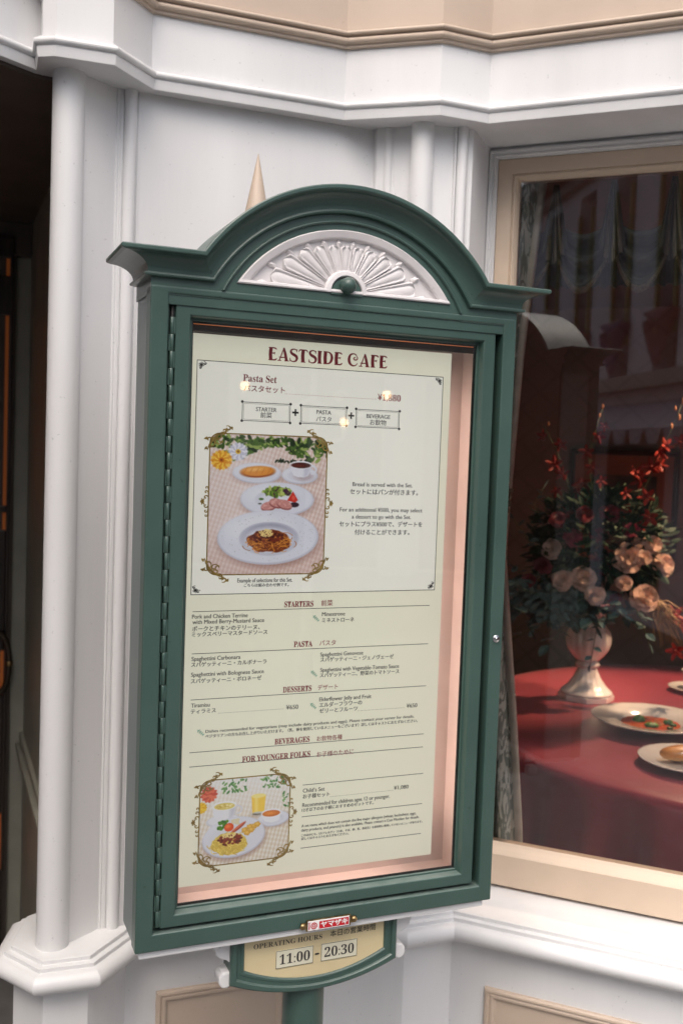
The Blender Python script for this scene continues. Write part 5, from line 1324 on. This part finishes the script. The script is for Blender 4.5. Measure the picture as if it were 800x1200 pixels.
# valance: swags between cream-lined jabots, fringed
MT['swag'] = material('dark_teal_swag_cloth', (.055, .066, .062), .6, var=.3, vscale=25, sheen=.2)
va = thing('valance', 'dark teal swagged valance with fringe and cream-lined tails across the window top', 'valance', tuple(rp(.7, .12, 1.95)), aR)
pins = [.002 + .117 * k for k in range(12)]
for k in range(len(pins) - 1):
    t0, t1 = pins[k], pins[k + 1]; g = []
    for i in range(25):
        s = i / 24; row = []
        for j in range(14):
            q = j / 13; sag = 4 * s * (1 - s); z = 2.01 - .035 * sag - q * (.055 + .06 * sag); row.append(tuple(rp(t0 + (t1 - t0) * s, .125 - .02 * math.sin(q * 15) * (.4 + sag) - .02 * sag, z)))
        g.append(row)
    sw = MB().sheet(g, True).build('swag', MT['swag'], va)
    mb = MB()
    for i in range(60):
        s = i / 59; sag = 4 * s * (1 - s); z = 2.01 - .035 * sag - (.055 + .06 * sag); p = rp(t0 + (t1 - t0) * s, .105 - .02 * sag, z + .004); mb.tube([p, p - Vector((0, 0, .016))], [.0007, .0010], 3)
    mb.build('fringe', MT['rope'], sw)
g = []
for i in range(9):
    q_ = i / 8; g.append([tuple(rp(-.05 + .0035 * j, .16 + .006 * math.sin(j * 1.1) + .004 * q_, 1.975 - .10 * q_ + .003 * math.sin(j * .9) * (1 if i in (0, 8) else 0))) for j in range(400)])
MB().sheet(g, True).build('gathered_band', MT['swag'], va)
MT['tail'] = material('faded_tail_lining', (.24, .22, .18), .7, var=.2, vscale=40)
def jabot(t):
    g = []
    for i in range(14):
        q = i / 13; row = []
        for j in range(22):
            s = j / 21; wd = .006 + .022 * q; z = 2.075 - .17 * q * (1 - .25 * abs(2 * s - 1)); row.append(tuple(rp(t + wd * (2 * s - 1), .085 + .012 * math.sin(s * 19 + 1) * (.3 + q), z)))
        g.append(row)
    j_ = MB().sheet(g, True).build('jabot', MT['swag'], va); mb = MB()
    for ph in (-.35, .15, .6):
        g2 = []
        for i in range(8):
            q = i / 7; g2.append([tuple(rp(t + (.006 + .022 * q) * (ph + .30 * s), .068 + .01 * math.sin(s * 5 + ph * 4), 2.06 - .155 * q * (1 - .2 * abs(ph)) + .004 * s)) for s in [c / 4 for c in range(5)]])
        mb.sheet(g2, True)
    mb.build('tail_lining', MT['tail'], j_)
for t in pins[1:]: jabot(t)
MT['sheer'] = material('grey_sheer_cloth', (.30, .29, .27), .7, var=.1)

# framed picture on the back wall
pf = thing('framed_picture', 'dark framed picture with a rust-brown mat on the wall behind the bouquet', 'picture', tuple(rp(.055, RV1 - .012, 1.33)), aR)
pw, ph_ = .205, .228
def pring(pr, m, n, par):
    L4 = [[(-pw + e, y, -ph_ + e), (pw - e, y, -ph_ + e), (pw - e, y, ph_ - e), (-pw + e, y, ph_ - e)] for e, y in pr]; mb = MB()
    for i in range(4): mb.sheet([[l[i] for l in L4], [l[(i + 1) % 4] for l in L4]], False)
    return mb.build(n, m, par, local=True)
pring([(0, .01), (0, -.012), (.004, -.018), (.012, -.018), (.016, -.012), (.020, -.012), (.022, .0)], MT['walnut'], 'picture_frame', pf)
MT['mat'] = material('rust_mat_board', (.30, .125, .075), .8, var=.06)
MB().add([(-pw + .02, -.001, -ph_ + .02), (pw - .02, -.001, -ph_ + .02), (pw - .02, -.001, ph_ - .02), (-pw + .02, -.001, ph_ - .02)], [(0, 1, 2, 3)]).build('mat_board', MT['mat'], pf, local=True)
MT['painting'] = material('dark_still_life_print', (.10, .075, .05), .6, var=.4, vscale=14, col2=(.025, .03, .022))
MB().add([(-.125, -.003, -.150), (.125, -.003, -.150), (.125, -.003, .13), (-.125, -.003, .13)], [(0, 1, 2, 3)]).build('print', MT['painting'], pf, local=True)

# ================================================================== across the street (seen only in the window's reflection)
MT['pinkwall'] = material('pink_stucco', (.82, .72, .70), .7, var=.08, vscale=2, bump=.2)
MT['slate'] = material('dark_window_glass', (.02, .02, .022), .12, spec=.6)
MT['gold_cloth'] = material('gold_bunting', (.36, .28, .09), .6); MT['purple_cloth'] = material('purple_bunting', (.15, .05, .11), .6); MT['red_cloth'] = material('crimson_bunting', (.22, .06, .06), .6)
MT['stone'] = material('tan_stone_trim', (.42, .33, .26), .6, var=.08)
op0 = Vector((-.60, -3.00, 0)); od = Vector((-.799, -.601, 0)); ang = math.atan2(od.y, od.x)
opp = thing('opposite_building', 'pink stucco building across the street with purple and gold bunting under its windows', 'building', tuple(op0), ang)
# local x runs along the facade, local +y towards the street is found from the normal
fn = Vector((-od.y, od.x, 0)); sgn = 1 if fn.dot(Vector((0, 1.0, 0)) - op0) > 0 else -1
def ob(mb, x0, y0, z0, x1, y1, z1): return mb.box((x0, sgn * y0 if sgn > 0 else -y1, z0), (x1, sgn * y1 if sgn > 0 else -y0, z1))
LN = 16
mb = MB()
ob(mb, 0, -2.0, 0, LN, -.35, 4.95); bays = [1.05 * k + .6 for k in range(14)]
ob(mb, 0, -.35, 4.5, LN, 0, 4.95); ob(mb, 0, -.35, 0, LN, 0, 2.35)
x = 0
for bx_ in bays: ob(mb, x, -.35, 2.35, bx_, 0, 4.5); x = bx_ + .48
ob(mb, x, -.35, 2.35, LN, 0, 4.5)
mb.build('facade_wall', MT['pinkwall'], opp, local=True)
for z, h_, pj in ((2.22, .14, .16), (4.62, .10, .10), (4.80, .22, .25)):
    mb = MB(); ob(mb, -.1, 0, z, LN, pj, z + h_); mb.build('string_course', MT['stone'], opp, local=True, bevel=.01)
for k, bx_ in enumerate(bays):
    w_ = bpy.data.objects.new('window', None); COL.objects.link(w_); w_.parent = opp; WM[w_.name] = WM['opposite_building']
    mb = MB(); ob(mb, bx_ + .03, -.30, 2.38, bx_ + .45, -.28, 4.47); mb.build('pane', MT['slate'], w_, local=True)
    mb = MB(); ob(mb, bx_, -.28, 2.36, bx_ + .04, -.2, 4.49); ob(mb, bx_ + .44, -.28, 2.36, bx_ + .48, -.2, 4.49); ob(mb, bx_ + .225, -.28, 2.36, bx_ + .255, -.22, 4.49); ob(mb, bx_ + .04, -.28, 3.4, bx_ + .44, -.22, 3.45); mb.build('window_frame', MT['stone'], w_, local=True)
    for (dx, m_) in ((.02, 'gold_cloth'), (.40, 'gold_cloth')):
        mb = MB(); ob(mb, bx_ + dx, .0, 2.7, bx_ + dx + .06, .03, 4.3); mb.build('banner', MT[m_], w_, local=True)
    g = []
    for i in range(13):
        s = i / 12; g.append([(bx_ - .06 + .60 * s, sgn * (.06 + .05 * math.sin(q * 9)), 2.95 - q * (.12 + .42 * math.sin(PI * s))) for q in [c / 6 for c in range(7)]])
    MB().sheet(g, True).build('bunting', MT['purple_cloth' if k % 2 else 'red_cloth'], w_, local=True)
# striped awning low on that building
MT['awning'] = material('grey_blue_awning', (.26, .28, .32), .7, var=.1)
mb = MB()
for k in range(40):
    x = .4 + k * .3; mb.add([(x, sgn * .02, 2.1), (x + .29, sgn * .02, 2.1), (x + .29, sgn * .9, 1.78), (x, sgn * .9, 1.78)], [(0, 1, 2, 3)])
    mb.add([(x, sgn * .9, 1.78), (x + .29, sgn * .9, 1.78), (x + .22, sgn * .9, 1.66), (x + .07, sgn * .9, 1.66)], [(0, 1, 2, 3)])
mb.build('awning', MT['awning'], opp, local=True)
mb = MB(); ob(mb, .2, -.34, .1, LN - .3, -.30, 2.0); 
for k in range(7): ob(mb, .6 + 2.2 * k, .0, .2, 1.9 + 2.2 * k, .02, 1.9)
mb.build('shopfront', MT['slate'], opp, local=True)

# pale arcade beyond the lamp, mirrored faintly in the glass of the case
ar = thing('arcade_building', 'pale two-storey arcade building across the street with dark arched openings', 'building', (5.2, -8.4, 0), R_(41))
mb = MB(); mb.box((-6, -2, 0), (6, -.4, 4.6)).box((-6, -.4, 2.7), (6, 0, 4.6)); 
for k in range(7): mb.box((-6 + 1.95 * k, -.4, 0), (-5.6 + 1.95 * k, 0, 2.7))
MT['palewall'] = material('pale_render', (.62, .58, .52), .7, var=.06); mb.build('facade_wall', MT['palewall'], ar, local=True)
for z, pj in ((2.62, .12), (4.5, .25)): MB().box((-6.1, -.1, z), (6.1, pj, z + .14)).build('string_course', MT['stone'], ar, local=True, bevel=.01)
for k in range(6):
    x = -5.1 + 1.95 * k; MB().box((x, .003, 3.05), (x + .8, .02, 4.2)).build('window', MT['slate'], ar, local=True); MB().box((x - .35, -.395, .05), (x + 1.1, -.38, 2.5)).build('shopfront', MT['slate'], ar, local=True)

# street lamp with three lit globes, mirrored in the glass of the case
MT['bulb'] = emission('lit_globe', (1.0, .62, .30), 9.0); MT['lampwhite'] = material('white_lamp_iron', (.6, .6, .6), .4)
lp0 = Vector((2.68, -1.46, 0))
sl = thing('street_lamp', 'white iron street lamp with scrolled arms and three lit globes', 'street lamp', tuple(lp0))
MB().lathe([(.09, 0), (.09, .05), (.06, .12), (.05, .3), (.03, .5), (.025, 1.62), (.035, 1.64), (.02, 1.68), (.018, 2.1), (.04, 2.12), (.001, 2.2)], n=20).build('lamp_post', MT['lampwhite'], sl, local=True)
bulbs = [Vector((2.35, -1.656, 1.855)) - lp0, Vector((2.976, -1.186, 1.838)) - lp0, Vector((2.799, -1.336, 1.679)) - lp0]
for bl in bulbs:
    h0 = Vector((0, 0, bl.z - .05)); pts = [h0, h0.lerp(bl, .3) + Vector((0, 0, -.07)), h0.lerp(bl, .65) + Vector((0, 0, -.10)), bl + Vector((0, 0, -.085)), bl + Vector((0, 0, -.03))]
    MB().tube(pts, .011, 8).build('scroll_arm', MT['lampwhite'], sl, local=True)
    sc_ = MB(); c0 = h0.lerp(bl, .35) + Vector((0, 0, .01)); dd = Vector((bl.x, bl.y, 0)).normalized(); sc_.tube([c0 + dd * (.05 * math.exp(-k * .12) * math.cos(k * .5)) + Vector((0, 0, .05 * math.exp(-k * .12) * math.sin(k * .5))) for k in range(22)], .006, 6); sc_.build('scroll', MT['lampwhite'], sl, local=True)
    MB().ball(bl, .024, 10).build('globe', MT['bulb'], sl, local=True)
